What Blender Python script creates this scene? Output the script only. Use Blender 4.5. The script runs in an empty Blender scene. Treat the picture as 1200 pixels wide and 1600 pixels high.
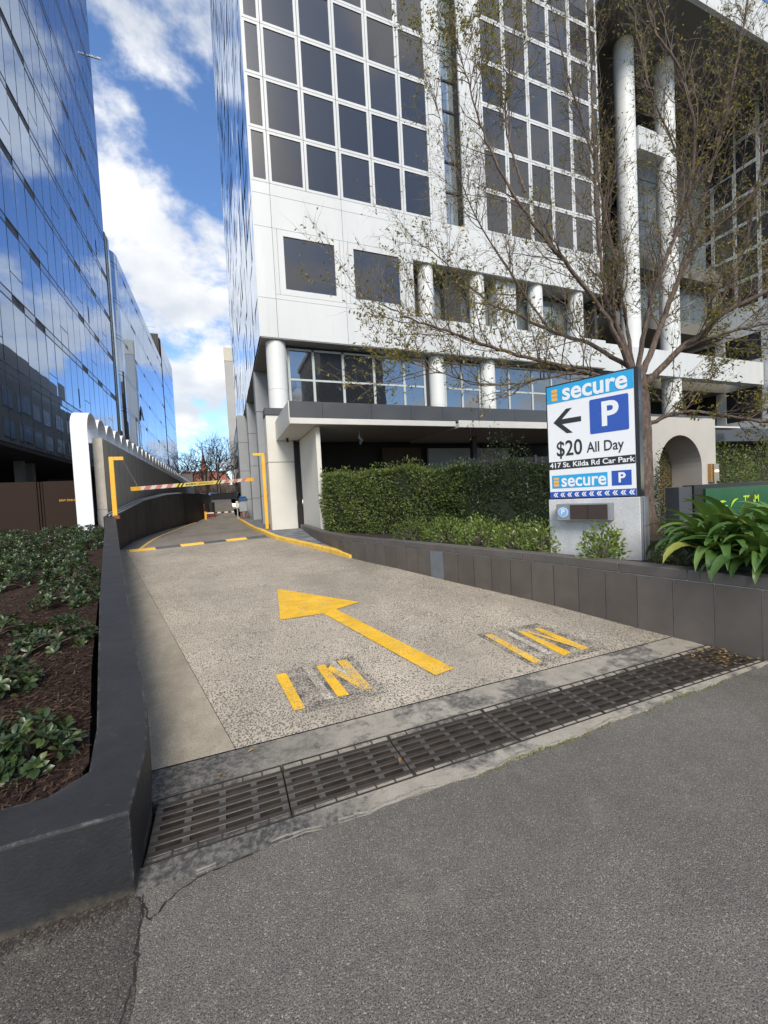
import bpy, bmesh, math, random
from mathutils import Vector, Matrix, Euler
random.seed(7)
R = math.radians
SC = bpy.context.scene
COL = SC.collection

# ------------------------------------------------------------------ camera
F_PX, PITCH, ROLL, YAW, CAM_H = 634.0, R(-2.09), R(-2.95), R(21.35), 1.55
cam = bpy.data.cameras.new('camera'); camo = bpy.data.objects.new('camera', cam); COL.objects.link(camo)
cam.sensor_fit = 'VERTICAL'; cam.sensor_height = 24.0; cam.lens = F_PX / 1600 * 24.0
cam.clip_start = 0.05; cam.clip_end = 2000
_f = Vector((math.sin(YAW) * math.cos(PITCH), math.cos(YAW) * math.cos(PITCH), math.sin(PITCH)))
_r = Vector((math.cos(YAW), -math.sin(YAW), 0)); _u = _r.cross(_f)
_cr, _sr = math.cos(ROLL), math.sin(ROLL); SG = 1.0
CR = _r * _cr + _u * _sr * SG
CU = _u * _cr - _r * _sr * SG
CF = _f
camo.matrix_world = Matrix(((CR.x, CU.x, -CF.x, 0), (CR.y, CU.y, -CF.y, 0), (CR.z, CU.z, -CF.z, CAM_H), (0, 0, 0, 1)))
SC.camera = camo
CAMP = Vector((0, 0, CAM_H))
def W(px, py, d):
    """world point seen at photo pixel (px,py) at depth d along the view axis"""
    return CAMP + d * (CF + CR * ((px - 600) / F_PX) - CU * ((py - 800) / F_PX))

# ------------------------------------------------------------------ world, sun, exposure
SUN = Vector((-0.17, -0.74, 0.66)).normalized()
SUN_EL = math.asin(SUN.z); SUN_AZ = math.atan2(SUN.x, SUN.y)
world = bpy.data.worlds.new('World'); SC.world = world; world.use_nodes = True
wt = world.node_tree; wt.nodes.clear()
def wn(t, **k):
    n = wt.nodes.new(t)
    for a, b in k.items(): setattr(n, a, b)
    return n
sky = wn('ShaderNodeTexSky', sky_type='NISHITA', sun_disc=False, sun_elevation=SUN_EL, sun_rotation=SUN_AZ)
sky.air_density = 0.9; sky.dust_density = 0.1; sky.ozone_density = 2.2
bg1 = wn('ShaderNodeBackground'); bg1.inputs['Strength'].default_value = 0.128
bg2 = wn('ShaderNodeBackground'); bg2.inputs['Strength'].default_value = 0.56
wmix = wn('ShaderNodeMixShader'); wout = wn('ShaderNodeOutputWorld')
tc = wn('ShaderNodeTexCoord'); sep = wn('ShaderNodeSeparateXYZ')
wt.links.new(tc.outputs['Generated'], sep.inputs[0])
def wm(op, a, b=None, c=None):
    n = wn('ShaderNodeMath', operation=op)
    for i, v in enumerate((a, b, c)):
        if v is None: continue
        if isinstance(v, (int, float)): n.inputs[i].default_value = v
        else: wt.links.new(v, n.inputs[i])
    return n.outputs[0]
zz = wm('ADD', wm('MAXIMUM', sep.outputs['Z'], 0.0), 0.42)
comb = wn('ShaderNodeCombineXYZ')
wt.links.new(wm('DIVIDE', sep.outputs['X'], zz), comb.inputs[0]); wt.links.new(wm('DIVIDE', sep.outputs['Y'], zz), comb.inputs[1])
wt.links.new(wm('MULTIPLY', sep.outputs['Z'], 0.35), comb.inputs[2])
def wnoise(scale, detail, rough, off, dist=0.0):
    mp = wn('ShaderNodeMapping'); mp.inputs['Location'].default_value = off
    wt.links.new(comb.outputs[0], mp.inputs['Vector'])
    n = wn('ShaderNodeTexNoise'); n.inputs['Scale'].default_value = scale; n.inputs['Detail'].default_value = detail
    n.inputs['Roughness'].default_value = rough; n.inputs['Distortion'].default_value = dist
    wt.links.new(mp.outputs[0], n.inputs['Vector']); return n.outputs['Fac']
CLOUD_OFF = (16.03602, -15.47176, 0.0)
cl = wnoise(3.3, 9, 0.58, CLOUD_OFF, 0.2)
cov = wn('ShaderNodeMapRange', interpolation_type='SMOOTHSTEP')
wt.links.new(cl, cov.inputs['Value']); cov.inputs['From Min'].default_value = 0.445; cov.inputs['From Max'].default_value = 0.57
shade = wnoise(4.6, 6, 0.5, (CLOUD_OFF[0] + .05, CLOUD_OFF[1] - .06, 0.3))
cr = wn('ShaderNodeValToRGB'); wt.links.new(shade, cr.inputs['Fac'])
cr.color_ramp.elements[0].position = 0.36; cr.color_ramp.elements[0].color = (0.68, 0.72, 0.78, 1)
cr.color_ramp.elements[1].position = 0.56; cr.color_ramp.elements[1].color = (0.97, 0.975, 0.985, 1)
hs = wn('ShaderNodeHueSaturation'); hs.inputs['Saturation'].default_value = 1.12; hs.inputs['Hue'].default_value = 0.503
wt.links.new(sky.outputs[0], hs.inputs['Color'])
wt.links.new(hs.outputs[0], bg1.inputs['Color']); wt.links.new(cr.outputs[0], bg2.inputs['Color'])
wt.links.new(wm('MULTIPLY', cov.outputs[0], wm('MULTIPLY', wm('GREATER_THAN', sep.outputs['Z'], -0.01), 0.97)), wmix.inputs[0])
wt.links.new(bg1.outputs[0], wmix.inputs[1]); wt.links.new(bg2.outputs[0], wmix.inputs[2])
wt.links.new(wmix.outputs[0], wout.inputs['Surface'])

sl = bpy.data.lights.new('sun', 'SUN'); slo = bpy.data.objects.new('sun', sl); COL.objects.link(slo)
sl.energy = 2.15; sl.angle = R(26); sl.color = (1.0, 0.92, 0.79)
slo.rotation_euler = SUN.to_track_quat('Z', 'Y').to_euler(); slo.location = SUN * 60
SC.view_settings.view_transform = 'Standard'; SC.view_settings.look = 'None'
SC.view_settings.exposure = 1.0; SC.view_settings.gamma = 1.0; SC.view_settings.use_curve_mapping = False
try:
    SC.cycles.max_bounces = 8; SC.cycles.glossy_bounces = 5; SC.cycles.transparent_max_bounces = 6
    SC.cycles.caustics_reflective = False; SC.cycles.caustics_refractive = False
    SC.cycles.use_denoising = True
except Exception: pass

# ------------------------------------------------------------------ material helpers
class NT:
    def __init__(s, name):
        s.m = bpy.data.materials.new(name); s.m.use_nodes = True; s.t = s.m.node_tree; s.t.nodes.clear()
        s.out = s.t.nodes.new('ShaderNodeOutputMaterial'); s.tc = None
    def n(s, t, **k):
        x = s.t.nodes.new(t)
        for a, b in k.items(): setattr(x, a, b)
        return x
    def put(s, v, sock):
        if isinstance(v, bpy.types.NodeSocket): s.t.links.new(v, sock)
        elif isinstance(v, (tuple, list)): sock.default_value = tuple(v) + ((1,) if len(v) == 3 and sock.type == 'RGBA' else ())
        else: sock.default_value = v
    def vec(s, kind='Object', scale=(1, 1, 1), rot=(0, 0, 0), off=(0, 0, 0)):
        if kind == 'Position': o = s.n('ShaderNodeNewGeometry').outputs['Position']
        else:
            s.tc = s.tc or s.n('ShaderNodeTexCoord'); o = s.tc.outputs[kind]
        mp = s.n('ShaderNodeMapping'); s.t.links.new(o, mp.inputs['Vector'])
        mp.inputs['Scale'].default_value = scale; mp.inputs['Rotation'].default_value = rot; mp.inputs['Location'].default_value = off
        return mp.outputs[0]
    def noise(s, scale, detail=4, rough=.5, v=None, dist=0):
        x = s.n('ShaderNodeTexNoise'); x.inputs['Scale'].default_value = scale; x.inputs['Detail'].default_value = detail
        x.inputs['Roughness'].default_value = rough; x.inputs['Distortion'].default_value = dist
        s.put(v if v is not None else s.vec('Position'), x.inputs['Vector']); return x.outputs['Fac']
    def voro(s, scale, v=None, out='Distance', feature='F1', rand=1.0):
        x = s.n('ShaderNodeTexVoronoi', feature=feature); x.inputs['Scale'].default_value = scale; x.inputs['Randomness'].default_value = rand
        s.put(v if v is not None else s.vec('Position'), x.inputs['Vector']); return x.outputs[out]
    def ramp(s, f, stops):
        x = s.n('ShaderNodeValToRGB'); s.put(f, x.inputs['Fac']); e = x.color_ramp.elements
        while len(e) < len(stops): e.new(0.5)
        for i, (p, c) in enumerate(stops):
            e[i].position = p; e[i].color = (c, c, c, 1) if isinstance(c, (int, float)) else tuple(c) + (1,)
        return x.outputs['Color']
    def mix(s, f, a, b, bt='MIX'):
        x = s.n('ShaderNodeMix', data_type='RGBA', blend_type=bt); s.put(f, x.inputs['Factor']); s.put(a, x.inputs[6]); s.put(b, x.inputs[7]); return x.outputs[2]
    def math(s, op, a, b=0.0):
        x = s.n('ShaderNodeMath', operation=op); s.put(a, x.inputs[0]); s.put(b, x.inputs[1]); return x.outputs[0]
    def bump(s, h, strength=.5, dist=.01, nrm=None):
        x = s.n('ShaderNodeBump'); s.put(h, x.inputs['Height']); x.inputs['Strength'].default_value = strength; x.inputs['Distance'].default_value = dist
        if nrm is not None: s.put(nrm, x.inputs['Normal'])
        return x.outputs[0]
    def bsdf(s, color, rough=.6, nrm=None, metal=0.0, spec=.5, **k):
        b = s.n('ShaderNodeBsdfPrincipled'); s.put(color, b.inputs['Base Color']); s.put(rough, b.inputs['Roughness']); s.put(metal, b.inputs['Metallic'])
        b.inputs['Specular IOR Level'].default_value = spec
        if nrm is not None: s.put(nrm, b.inputs['Normal'])
        for a, v in k.items(): s.put(v, b.inputs[a.replace('_', ' ')])
        return b.outputs[0]
    def done(s, sh): s.t.links.new(sh, s.out.inputs['Surface']); return s.m

def simple(name, c, rough=.6, var=.12, scale=3.0, metal=0.0, bump=0.0, bscale=60, spec=.5, fine=.06):
    n = NT(name); c = tuple(c)
    f = n.noise(scale, 5, .55); g = n.noise(bscale, 3, .6)
    lo = tuple(x * (1 - var) for x in c); hi = tuple(min(1, x * (1 + var)) for x in c)
    col = n.ramp(f, [(.3, lo), (.7, hi)])
    if fine: col = n.mix(fine * 3, col, n.mix(1.0, col, n.ramp(g, [(.35, .55), (.65, 1.35)]), 'MULTIPLY'))
    nr = n.bump(g, bump, .004) if bump else None
    rr = n.ramp(f, [(.3, max(0, rough - .08)), (.7, min(1, rough + .08))])
    return n.done(n.bsdf(col, rr, nr, metal, spec))

def glass(name, tint, refl, base=(.012, .014, .018), rough=.015, wav=.0, wscale=.6, stretch=(1, 1, 1), island=True, wdist=.02):
    n = NT(name)
    nr = None
    if wav:
        h = n.noise(wscale, 2, .5, n.vec('Position', scale=stretch)); nr = n.bump(h, wav, wdist)
    geo = n.n('ShaderNodeNewGeometry'); rnd = geo.outputs['Random Per Island']; oi = n.n('ShaderNodeObjectInfo').outputs['Random']
    v = n.math('FRACT', n.math('ADD', rnd, oi))
    gl = n.n('ShaderNodeBsdfGlossy'); gl.inputs['Roughness'].default_value = rough
    n.put(n.mix(v, tuple(x * .93 for x in tint), tint), gl.inputs['Color'])
    if nr is not None: n.put(nr, gl.inputs['Normal'])
    df = n.bsdf(n.mix(v, tuple(x * .75 for x in base), tuple(x * 1.25 for x in base)), .25, None, 0, .3)
    fr = n.n('ShaderNodeFresnel'); fr.inputs['IOR'].default_value = 1.55
    f2 = n.n('ShaderNodeMapRange'); n.put(fr.outputs[0], f2.inputs['Value']); f2.inputs['From Min'].default_value = .04; f2.inputs['From Max'].default_value = 1.0
    f2.inputs['To Min'].default_value = refl; f2.inputs['To Max'].default_value = 1.0
    ms = n.n('ShaderNodeMixShader'); n.put(f2.outputs[0], ms.inputs[0]); n.put(df, ms.inputs[1]); n.put(gl.outputs[0], ms.inputs[2])
    return n.done(ms.outputs[0])

def leafmat(name, cols, rough=.38, trans=.25, spec=.5):
    n = NT(name); geo = n.n('ShaderNodeNewGeometry')
    oi = n.n('ShaderNodeObjectInfo').outputs['Random']
    v = n.math('FRACT', n.math('ADD', geo.outputs['Random Per Island'], oi))
    k = len(cols); col = n.ramp(v, [(i / (k - 1), c) for i, c in enumerate(cols)])
    b = n.bsdf(col, rough, None, 0, spec)
    tr = n.n('ShaderNodeBsdfTranslucent'); n.put(n.mix(.6, col, (.25, .3, .03), 'ADD'), tr.inputs['Color'])
    tr2 = n.n('ShaderNodeMixShader'); tr2.inputs[0].default_value = trans; n.put(b, tr2.inputs[1]); n.put(tr.outputs[0], tr2.inputs[2])
    return n.done(tr2.outputs[0])

M = {}
# asphalt footpath
def m_asphalt(name, lo, mid, hi, seed=0):
    n = NT(name); v = n.vec('Position', off=(seed, 0, 0))
    a = n.noise(200, 3, .65, v); st = n.voro(210, v, 'Color'); d = n.voro(210, v, 'Distance')
    big = n.noise(.8, 5, .6, v); med = n.noise(9, 4, .6, v)
    sc = n.n('ShaderNodeSeparateColor'); n.put(st, sc.inputs[0])
    col = n.ramp(sc.outputs[0], [(0, lo), (.35, mid), (.8, mid), (.93, hi), (1, tuple(min(1, x * 1.5) for x in hi))])
    col = n.mix(n.ramp(a, [(.38, .95), (.50, 0)]), col, tuple(x * .34 for x in lo))
    col = n.mix(.55, col, n.mix(1, col, n.ramp(big, [(.3, .72), (.7, 1.25)]), 'MULTIPLY'))
    col = n.mix(.4, col, n.mix(1, col, n.ramp(med, [(.3, .78), (.7, 1.2)]), 'MULTIPLY'))
    wear = n.ramp(n.noise(2.3, 6, .7, v), [(.57, 0), (.74, .4)])
    col = n.mix(wear, col, (.25, .225, .19))
    gum = n.ramp(n.voro(3.1, n.vec('Position', off=(seed + .3, .2, 0)), 'Distance'), [(.035, .5), (.06, 0)])
    col = n.mix(gum, col, (.22, .20, .175))
    spot = n.ramp(n.noise(1.4, 5, .6, n.vec('Position', off=(seed, 7, 0))), [(.56, 0), (.66, .35)])
    col = n.mix(spot, col, n.mix(1, col, (.6, .6, .6), 'MULTIPLY'))
    nr = n.bump(n.math('SUBTRACT', a, n.math('MULTIPLY', d, .6)), .7, .005)
    return n.done(n.bsdf(col, .82, nr, 0, .3))
M['asphalt'] = m_asphalt('asphalt', (.104, .098, .089), (.166, .155, .138), (.235, .213, .180))
M['asphalt_dark'] = m_asphalt('asphalt_dark', (.058, .053, .047), (.095, .087, .077), (.17, .15, .125), 5)
# rough pitted drive concrete
def rough_concrete(n, light=(.475, .42, .34), dark=(.155, .137, .112)):
    v = n.vec('Position', scale=(1, .62, 1), rot=(0, 0, .25))
    p = n.noise(88, 2.5, .55, v); big = n.noise(.55, 6, .62); med = n.noise(3.5, 5, .6)
    th = n.math('ADD', n.math('MULTIPLY', big, .26), n.math('MULTIPLY', med, .13))
    x = n.math('SUBTRACT', p, n.math('SUBTRACT', th, -.265))
    pits = n.ramp(n.math('ADD', n.math('MULTIPLY', x, 6.5), .5), [(.25, 1), (.75, 0)])
    light_v = n.mix(1, light, n.ramp(n.noise(1.1, 6, .65), [(.3, .78), (.7, 1.18)]), 'MULTIPLY')
    col = n.mix(pits, light_v, dark)
    stain = n.ramp(n.noise(.9, 6, .6, n.vec('Position', scale=(1, .45, 1), off=(9, 3, 0))), [(.46, 0), (.68, .42)])
    col = n.mix(stain, col, (.17, .155, .135))
    col = n.mix(.35, col, n.mix(1, col, n.ramp(n.noise(190, 2, .6), [(.3, .7), (.7, 1.25)]), 'MULTIPLY'))
    h = n.math('SUBTRACT', n.math('MULTIPLY', n.noise(190, 2, .5), .25), pits)
    return col, n.bump(h, .5, .005), pits
n = NT('drive_concrete'); c, nr, _ = rough_concrete(n); M['drive'] = n.done(n.bsdf(c, .85, nr, 0, .25))
def smooth_concrete(name, base, dark, streak=(1, .15, 1), fs=160):
    n = NT(name)
    a = n.noise(1.6, 7, .65, n.vec('Position', scale=streak)); b = n.noise(7, 6, .7); f = n.noise(fs, 3, .6)
    col = n.mix(n.ramp(a, [(.32, .0), (.68, 1.0)]), base, dark)
    col = n.mix(.5, col, n.mix(1, col, n.ramp(b, [(.3, .75), (.7, 1.2)]), 'MULTIPLY'))
    col = n.mix(.45, col, n.mix(1, col, n.ramp(f, [(.32, .62), (.68, 1.3)]), 'MULTIPLY'))
    return n.done(n.bsdf(col, .85, n.bump(f, .3, .003), 0, .25))
n = NT('gutter_concrete'); a = n.noise(1.3, 7, .65, n.vec('Position', scale=(1.6, .35, 1), rot=(0, 0, -.23))); b_ = n.noise(6, 6, .7); f = n.noise(110, 3, .6); pt_ = n.ramp(n.noise(88, 2.5, .55), [(.36, .55), (.46, 0)])
c = n.ramp(a, [(.3, (.245, .215, .168)), (.5, (.33, .29, .228)), (.7, (.41, .36, .285))]); c = n.mix(.6, c, n.mix(1, c, n.ramp(b_, [(.3, .7), (.7, 1.2)]), 'MULTIPLY')); c = n.mix(.4, c, n.mix(1, c, n.ramp(f, [(.32, .6), (.68, 1.3)]), 'MULTIPLY')); c = n.mix(pt_, c, (.17, .15, .125))
M['strip'] = n.done(n.bsdf(c, .85, n.bump(f, .35, .003), 0, .25))
n = NT('apron_concrete'); a = n.noise(1.5, 6, .62, n.vec('Position', off=(4.3, 0, 0))); f = n.noise(120, 3, .6); b_ = n.noise(9, 6, .7)
xx = n.n('ShaderNodeSeparateXYZ'); n.put(n.vec('Position'), xx.inputs[0]); lf = n.ramp(n.math('ADD', n.math('MULTIPLY', xx.outputs[0], -.55), n.math('MULTIPLY', a, 1.5)), [(.35, 0), (.75, 1)])
blk = n.math('MAXIMUM', lf, n.ramp(n.math('ADD', n.math('MULTIPLY', a, .7), n.math('MULTIPLY', b_, .3)), [(.50, 0), (.56, .85)]))
c = n.mix(n.ramp(b_, [(.3, 0), (.7, 1)]), (.36, .33, .28), (.25, .228, .19)); c = n.mix(blk, c, n.mix(n.ramp(n.noise(38, 5, .65), [(.42, 0), (.6, 1)]), (.052, .052, .053), (.15, .142, .128)))
c = n.mix(.45, c, n.mix(1, c, n.ramp(f, [(.32, .6), (.68, 1.3)]), 'MULTIPLY')); M['apron'] = n.done(n.bsdf(c, .8, n.bump(f, .35, .004), 0, .3))
M['lane'] = smooth_concrete('lane_concrete', (.245, .220, .188), (.175, .157, .135), (1, .3, 1))
M['lip'] = smooth_concrete('edge_lip', (.27, .25, .215), (.10, .095, .09), (3, 3, 3), 90)
M['shoulder'] = smooth_concrete('shoulder_asphalt', (.075, .078, .088), (.11, .11, .115), (1, 1, 1))
M['paving'] = smooth_concrete('pavement_slab', (.085, .092, .11), (.24, .25, .26), (1.5, 1.5, 1), 90)
def worn_paint(name, c, amount, under='drive', seed=0, th=(.40, .50)):
    n = NT(name); uc, nr, pits = rough_concrete(n)
    v = n.vec('Position', off=(seed, seed * .7, 0))
    w = n.math('ADD', n.math('MULTIPLY', n.noise(75, 3, .6, v), .55), n.math('MULTIPLY', n.noise(6, 5, .65, v), .45))
    fac = n.ramp(w, [(th[0] + amount, 1), (th[1] + amount, 0)])
    pc = n.mix(1, c, n.ramp(n.noise(5, 5, .6, v), [(.3, .82), (.7, 1.12)]), 'MULTIPLY')
    pc = n.mix(n.math('MULTIPLY', pits, .28), pc, tuple(x * .5 for x in c))
    col = n.mix(fac, pc, uc)
    return n.done(n.bsdf(col, .7, nr, 0, .3))
YEL = (.80, .47, .035)
M['yel_arrow'] = worn_paint('arrow_paint', YEL, -.042)
M['yel_letter'] = worn_paint('letter_paint', YEL, -.035, seed=3)
M['yel_faded'] = worn_paint('faded_paint', YEL, .02, seed=5)
M['white_faded'] = worn_paint('old_white_paint', (.62, .58, .50), .10, seed=8)
M['black_patch'] = worn_paint('blackout_paint', (.062, .062, .064), .075, seed=11)
M['yel_kerb'] = simple('kerb_yellow', (.74, .46, .07), .65, .2, 6, bump=.3)
M['yel_line'] = simple('line_yellow', (.60, .40, .11), .7, .25, 5)
M['yel_post'] = simple('post_yellow', (.82, .42, .035), .42, .08, 4)
# charcoal kerb paint
n = NT('kerb_paint'); a = n.noise(2.2, 6, .65); f = n.noise(70, 3, .6)
paint_chips = n.ramp(n.noise(13, 6, .72), [(.62, 0), (.74, .5)])  # paler chips scattered over the kerb paint
c = n.mix(n.ramp(a, [(.3, 0), (.7, 1)]), (.016, .017, .019), (.030, .031, .035))
c = n.mix(paint_chips, c, (.085, .08, .072))
bv = n.n('ShaderNodeBevel', samples=4); bv.inputs['Radius'].default_value = .014; gm = n.n('ShaderNodeNewGeometry'); dp = n.n('ShaderNodeVectorMath', operation='DOT_PRODUCT'); n.put(bv.outputs[0], dp.inputs[0]); n.put(gm.outputs['Normal'], dp.inputs[1])
edge_ = n.math('MULTIPLY', n.ramp(dp.outputs['Value'], [(.90, 1), (.985, 0)]), n.ramp(n.noise(16, 5, .7), [(.46, 0), (.60, .8)]))
c = n.mix(edge_, c, (.22, .215, .20))
sx_ = n.n('ShaderNodeSeparateXYZ'); n.put(n.vec('Position'), sx_.inputs[0]); dz_ = n.math('ADD', n.math('MULTIPLY', sx_.outputs[2], 5.5), n.noise(11, 6, .7)); c = n.mix(n.ramp(dz_, [(.42, .75), (.78, 0)]), c, (.115, .095, .07))
c = n.mix(.35, c, n.mix(1, c, n.ramp(n.noise(5, 6, .7, n.vec('Position', scale=(1, 1, .25))), [(.3, .55), (.7, 1.5)]), 'MULTIPLY'))
M['kerb'] = n.done(n.bsdf(c, n.ramp(a, [(.3, .5), (.7, .72)]), n.bump(n.math('ADD', f, n.noise(9, 4, .6)), .45, .006), 0, .35))
M['black_wall'] = simple('black_render', (.012, .012, .014), .6, .3, 1.2)
M['concrete_wall'] = smooth_concrete('wall_concrete', (.43, .415, .38), (.31, .298, .272), (1, 2.5, .12), 70)
M['concrete_pale'] = smooth_concrete('pale_concrete', (.46, .43, .37), (.36, .33, .285), (4, 4, .5), 60)
M['arch_white'] = simple('white_powdercoat', (.74, .76, .80), .4, .03, 1)
M['brown_hoard'] = simple('brown_hoarding', (.030, .0185, .0135), .75, .08, 2, spec=.15)
M['timber'] = simple('pale_timber', (.36, .27, .16), .7, .2, 8)
n = NT('white_panel'); a = n.noise(.7, 5, .55, n.vec('Position', scale=(1.4, 1.4, .35))); b = n.ramp(n.noise(2.2, 6, .6, n.vec('Position', scale=(3, 3, .10))), [(.58, 0), (.8, .22)])
oi = n.n('ShaderNodeObjectInfo').outputs['Random']
c = n.ramp(a, [(.3, (.545, .56, .56)), (.7, (.61, .62, .612))]); c = n.mix(b, c, (.36, .37, .36)); c = n.mix(1, c, n.ramp(oi, [(0, .93), (1, 1.0)]), 'MULTIPLY')
M['panel'] = n.done(n.bsdf(c, .45, None, 0, .4))
M['column'] = simple('column_white', (.66, .67, .655), .5, .04, .8)
M['cream'] = simple('cream_render', (.62, .60, .54), .75, .05, .9, bump=.15, bscale=90)
M['portico'] = simple('stucco', (.45, .425, .385), .85, .06, 1.1, bump=.3, bscale=45)
M['frame_grey'] = simple('grey_green_frame', (.42, .46, .45), .45, .05, 2)
M['fascia'] = simple('charcoal_fascia', (.058, .062, .068), .45, .08, 1.5)
M['lipwhite'] = simple('canopy_lip', (.58, .56, .52), .5, .05, 2)
M['soffit'] = simple('soffit_grey', (.30, .30, .28), .7, .05, 1)
M['olive'] = simple('olive_soffit', (.15, .145, .125), .8, .06, .6)
M['joint'] = simple('dark_joint', (.03, .03, .032), .8, .1, 1)  # even dark grey of joints, wall cores and backings
M['grey_pier'] = simple('grey_metal_panel', (.30, .315, .33), .5, .06, .8)
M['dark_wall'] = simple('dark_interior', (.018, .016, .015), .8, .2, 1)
M['brown_wall'] = simple('brown_brick', (.07, .045, .035), .8, .25, 5)
M['door'] = simple('timber_door', (.17, .095, .04), .5, .2, 6)
M['roof_slab'] = simple('slab_white', (.64, .65, .64), .55, .04, .6)
M['g_win'] = glass('tinted_window', (.95, .90, .84), .045, (.0275, .0282, .031), .03)
M['g_gf'] = glass('lobby_glass', (.88, .84, .78), .27, (.012, .013, .016), .01, .04, 1.2)
M['g_strip'] = glass('recess_glass', (.75, .85, .90), .25, (.16, .19, .205), .06)
M['g_left'] = glass('blue_curtain_glass', (.50, .60, .76), .60, (.008, .012, .018), .006, .13, .55, (1, 1, .4), wdist=.014)
M['g_side'] = glass('mirror_curtain_glass', (.88, .93, 1.0), .80, (.02, .022, .026), .01, .40, 1.15, (1, 2.2, .16), wdist=.02)
M['spandrel'] = glass('spandrel_glass', (.44, .54, .70), .50, (.012, .018, .026), .01, .1, .6, (1, 1, .4), wdist=.014)
M['mull_dark'] = simple('dark_mullion', (.012, .015, .022), .4, .1, 2)
M['louvre'] = simple('black_louvre', (.008, .008, .009), .5, .2, 2)
M['tile'] = None
n = NT('brown_tile'); a = n.noise(3.5, 5, .6); f = n.noise(80, 3, .6); oi = n.n('ShaderNodeObjectInfo').outputs['Random']
c = n.ramp(a, [(.3, (.098, .084, .073)), (.7, (.128, .110, .096))]); c = n.mix(1, c, n.ramp(oi, [(0, .88), (1, 1.1)]), 'MULTIPLY'); c = n.mix(n.ramp(n.noise(7, 6, .7), [(.62, 0), (.8, .3)]), c, (.16, .15, .135))
M['tile'] = n.done(n.bsdf(c, .55, n.bump(f, .12, .003), 0, .4))
M['cap'] = simple('cap_stone', (.105, .094, .087), .6, .15, 4, bump=.2)
M['tile_blue'] = simple('bluegrey_tile', (.15, .165, .18), .55, .15, 8)
M['grout'] = simple('grout', (.50, .47, .42), .8, .1, 5)
M['iron'] = simple('cast_iron', (.044, .036, .030), .5, .3, 9, metal=.25, bump=.3)
M['iron_rib'] = simple('worn_iron', (.075, .069, .062), .6, .35, 14, bump=.3)
M['iron_dark'] = simple('drain_channel', (.018, .015, .012), .8, .4, 9)
n = NT('debris_fill'); c = n.ramp(n.voro(55, None, 'Distance'), [(.1, (.12, .095, .07)), (.55, (.03, .024, .02))]); M['debris'] = n.done(n.bsdf(c, .9))
n = NT('mulch'); v = n.vec('Position', scale=(1, 2.2, 1), rot=(0, 0, .5)); a = n.noise(34, 6, .7, v); b = n.noise(2.5, 5, .6); f = n.noise(120, 4, .7, v)
c = n.ramp(a, [(.3, (.010, .006, .005)), (.52, (.045, .027, .021)), (.72, (.10, .065, .046))]); c = n.mix(.6, c, n.mix(1, c, n.ramp(b, [(.3, .6), (.7, 1.2)]), 'MULTIPLY'))
M['mulch'] = n.done(n.bsdf(c, .9, n.bump(n.math('ADD', a, n.math('MULTIPLY', f, .4)), 1.0, .02), 0, .2))
M['chip'] = leafmat('bark_chip', [(.012, .007, .006), (.026, .016, .012), (.050, .031, .023), (.105, .068, .048)], .85, 0.0, .15)
M['soil'] = simple('dark_soil', (.035, .024, .018), .9, .35, 9, bump=.8, bscale=35)
M['ground'] = simple('earth', (.10, .095, .085), .9, .2, .4)
M['bark'] = None
n = NT('bark'); v = n.vec('Position', scale=(1, 1, .35)); a = n.noise(26, 5, .65, v); b = n.noise(4, 4, .6)
c = n.ramp(a, [(.3, (.060, .044, .037)), (.6, (.155, .116, .096)), (.78, (.29, .235, .20))]); c = n.mix(.5, c, n.mix(1, c, n.ramp(b, [(.35, .65), (.65, 1.25)]), 'MULTIPLY'))
M['bark'] = n.done(n.bsdf(c, .85, n.bump(a, .7, .012), 0, .2))
M['twig'] = simple('twig_bark', (.125, .093, .073), .8, .3, 3)
M['twig_far'] = simple('winter_twig', (.085, .07, .066), .85, .25, 2)
M['lf_tree'] = leafmat('tree_leaf', [(.055, .068, .017), (.085, .098, .022), (.11, .11, .025), (.20, .165, .028), (.075, .08, .02), (.42, .28, .035), (.26, .14, .03)], .5, .35)
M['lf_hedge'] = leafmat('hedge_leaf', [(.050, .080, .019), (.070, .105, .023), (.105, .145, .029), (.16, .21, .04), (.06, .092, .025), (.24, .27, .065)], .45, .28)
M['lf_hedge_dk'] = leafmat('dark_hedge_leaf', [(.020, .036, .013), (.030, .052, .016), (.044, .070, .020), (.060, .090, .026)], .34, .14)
M['lf_bright'] = leafmat('bright_leaf', [(.085, .14, .026), (.12, .185, .034), (.17, .235, .042), (.095, .145, .028), (.26, .30, .07)], .32, .22)
M['lf_rhaph'] = leafmat('leathery_leaf', [(.016, .032, .013), (.024, .046, .018), (.036, .062, .022), (.020, .038, .015), (.052, .082, .028), (.10, .13, .04)], .36, .10, .5)
M['lf_strap'] = None
n = NT('strap_leaf'); oi = n.n('ShaderNodeObjectInfo').outputs['Random']; uv = n.vec('Object'); 
c = n.ramp(oi, [(0, (.055, .115, .026)), (.4, (.085, .17, .040)), (.75, (.115, .21, .048)), (.95, (.13, .21, .05)), (1, (.26, .27, .06))])
c = n.mix(.4, c, n.mix(1, c, n.ramp(n.noise(18, 3, .5, n.vec('Position')), [(.3, .7), (.7, 1.25)]), 'MULTIPLY'))
bs = n.bsdf(c, .34, None, 0, .5); tr = n.n('ShaderNodeBsdfTranslucent'); n.put(n.mix(.5, c, (.2, .28, .03)), tr.inputs['Color'])
ms = n.n('ShaderNodeMixShader'); ms.inputs[0].default_value = .2; n.put(bs, ms.inputs[1]); n.put(tr.outputs[0], ms.inputs[2]); M['lf_strap'] = n.done(ms.outputs[0])
M['dead_leaf'] = leafmat('fallen_leaf', [(.40, .24, .06), (.28, .14, .04), (.45, .33, .14)], .6, .2)
M['core'] = simple('shade_core', (.012, .018, .008), .9, .3, 6)
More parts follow.
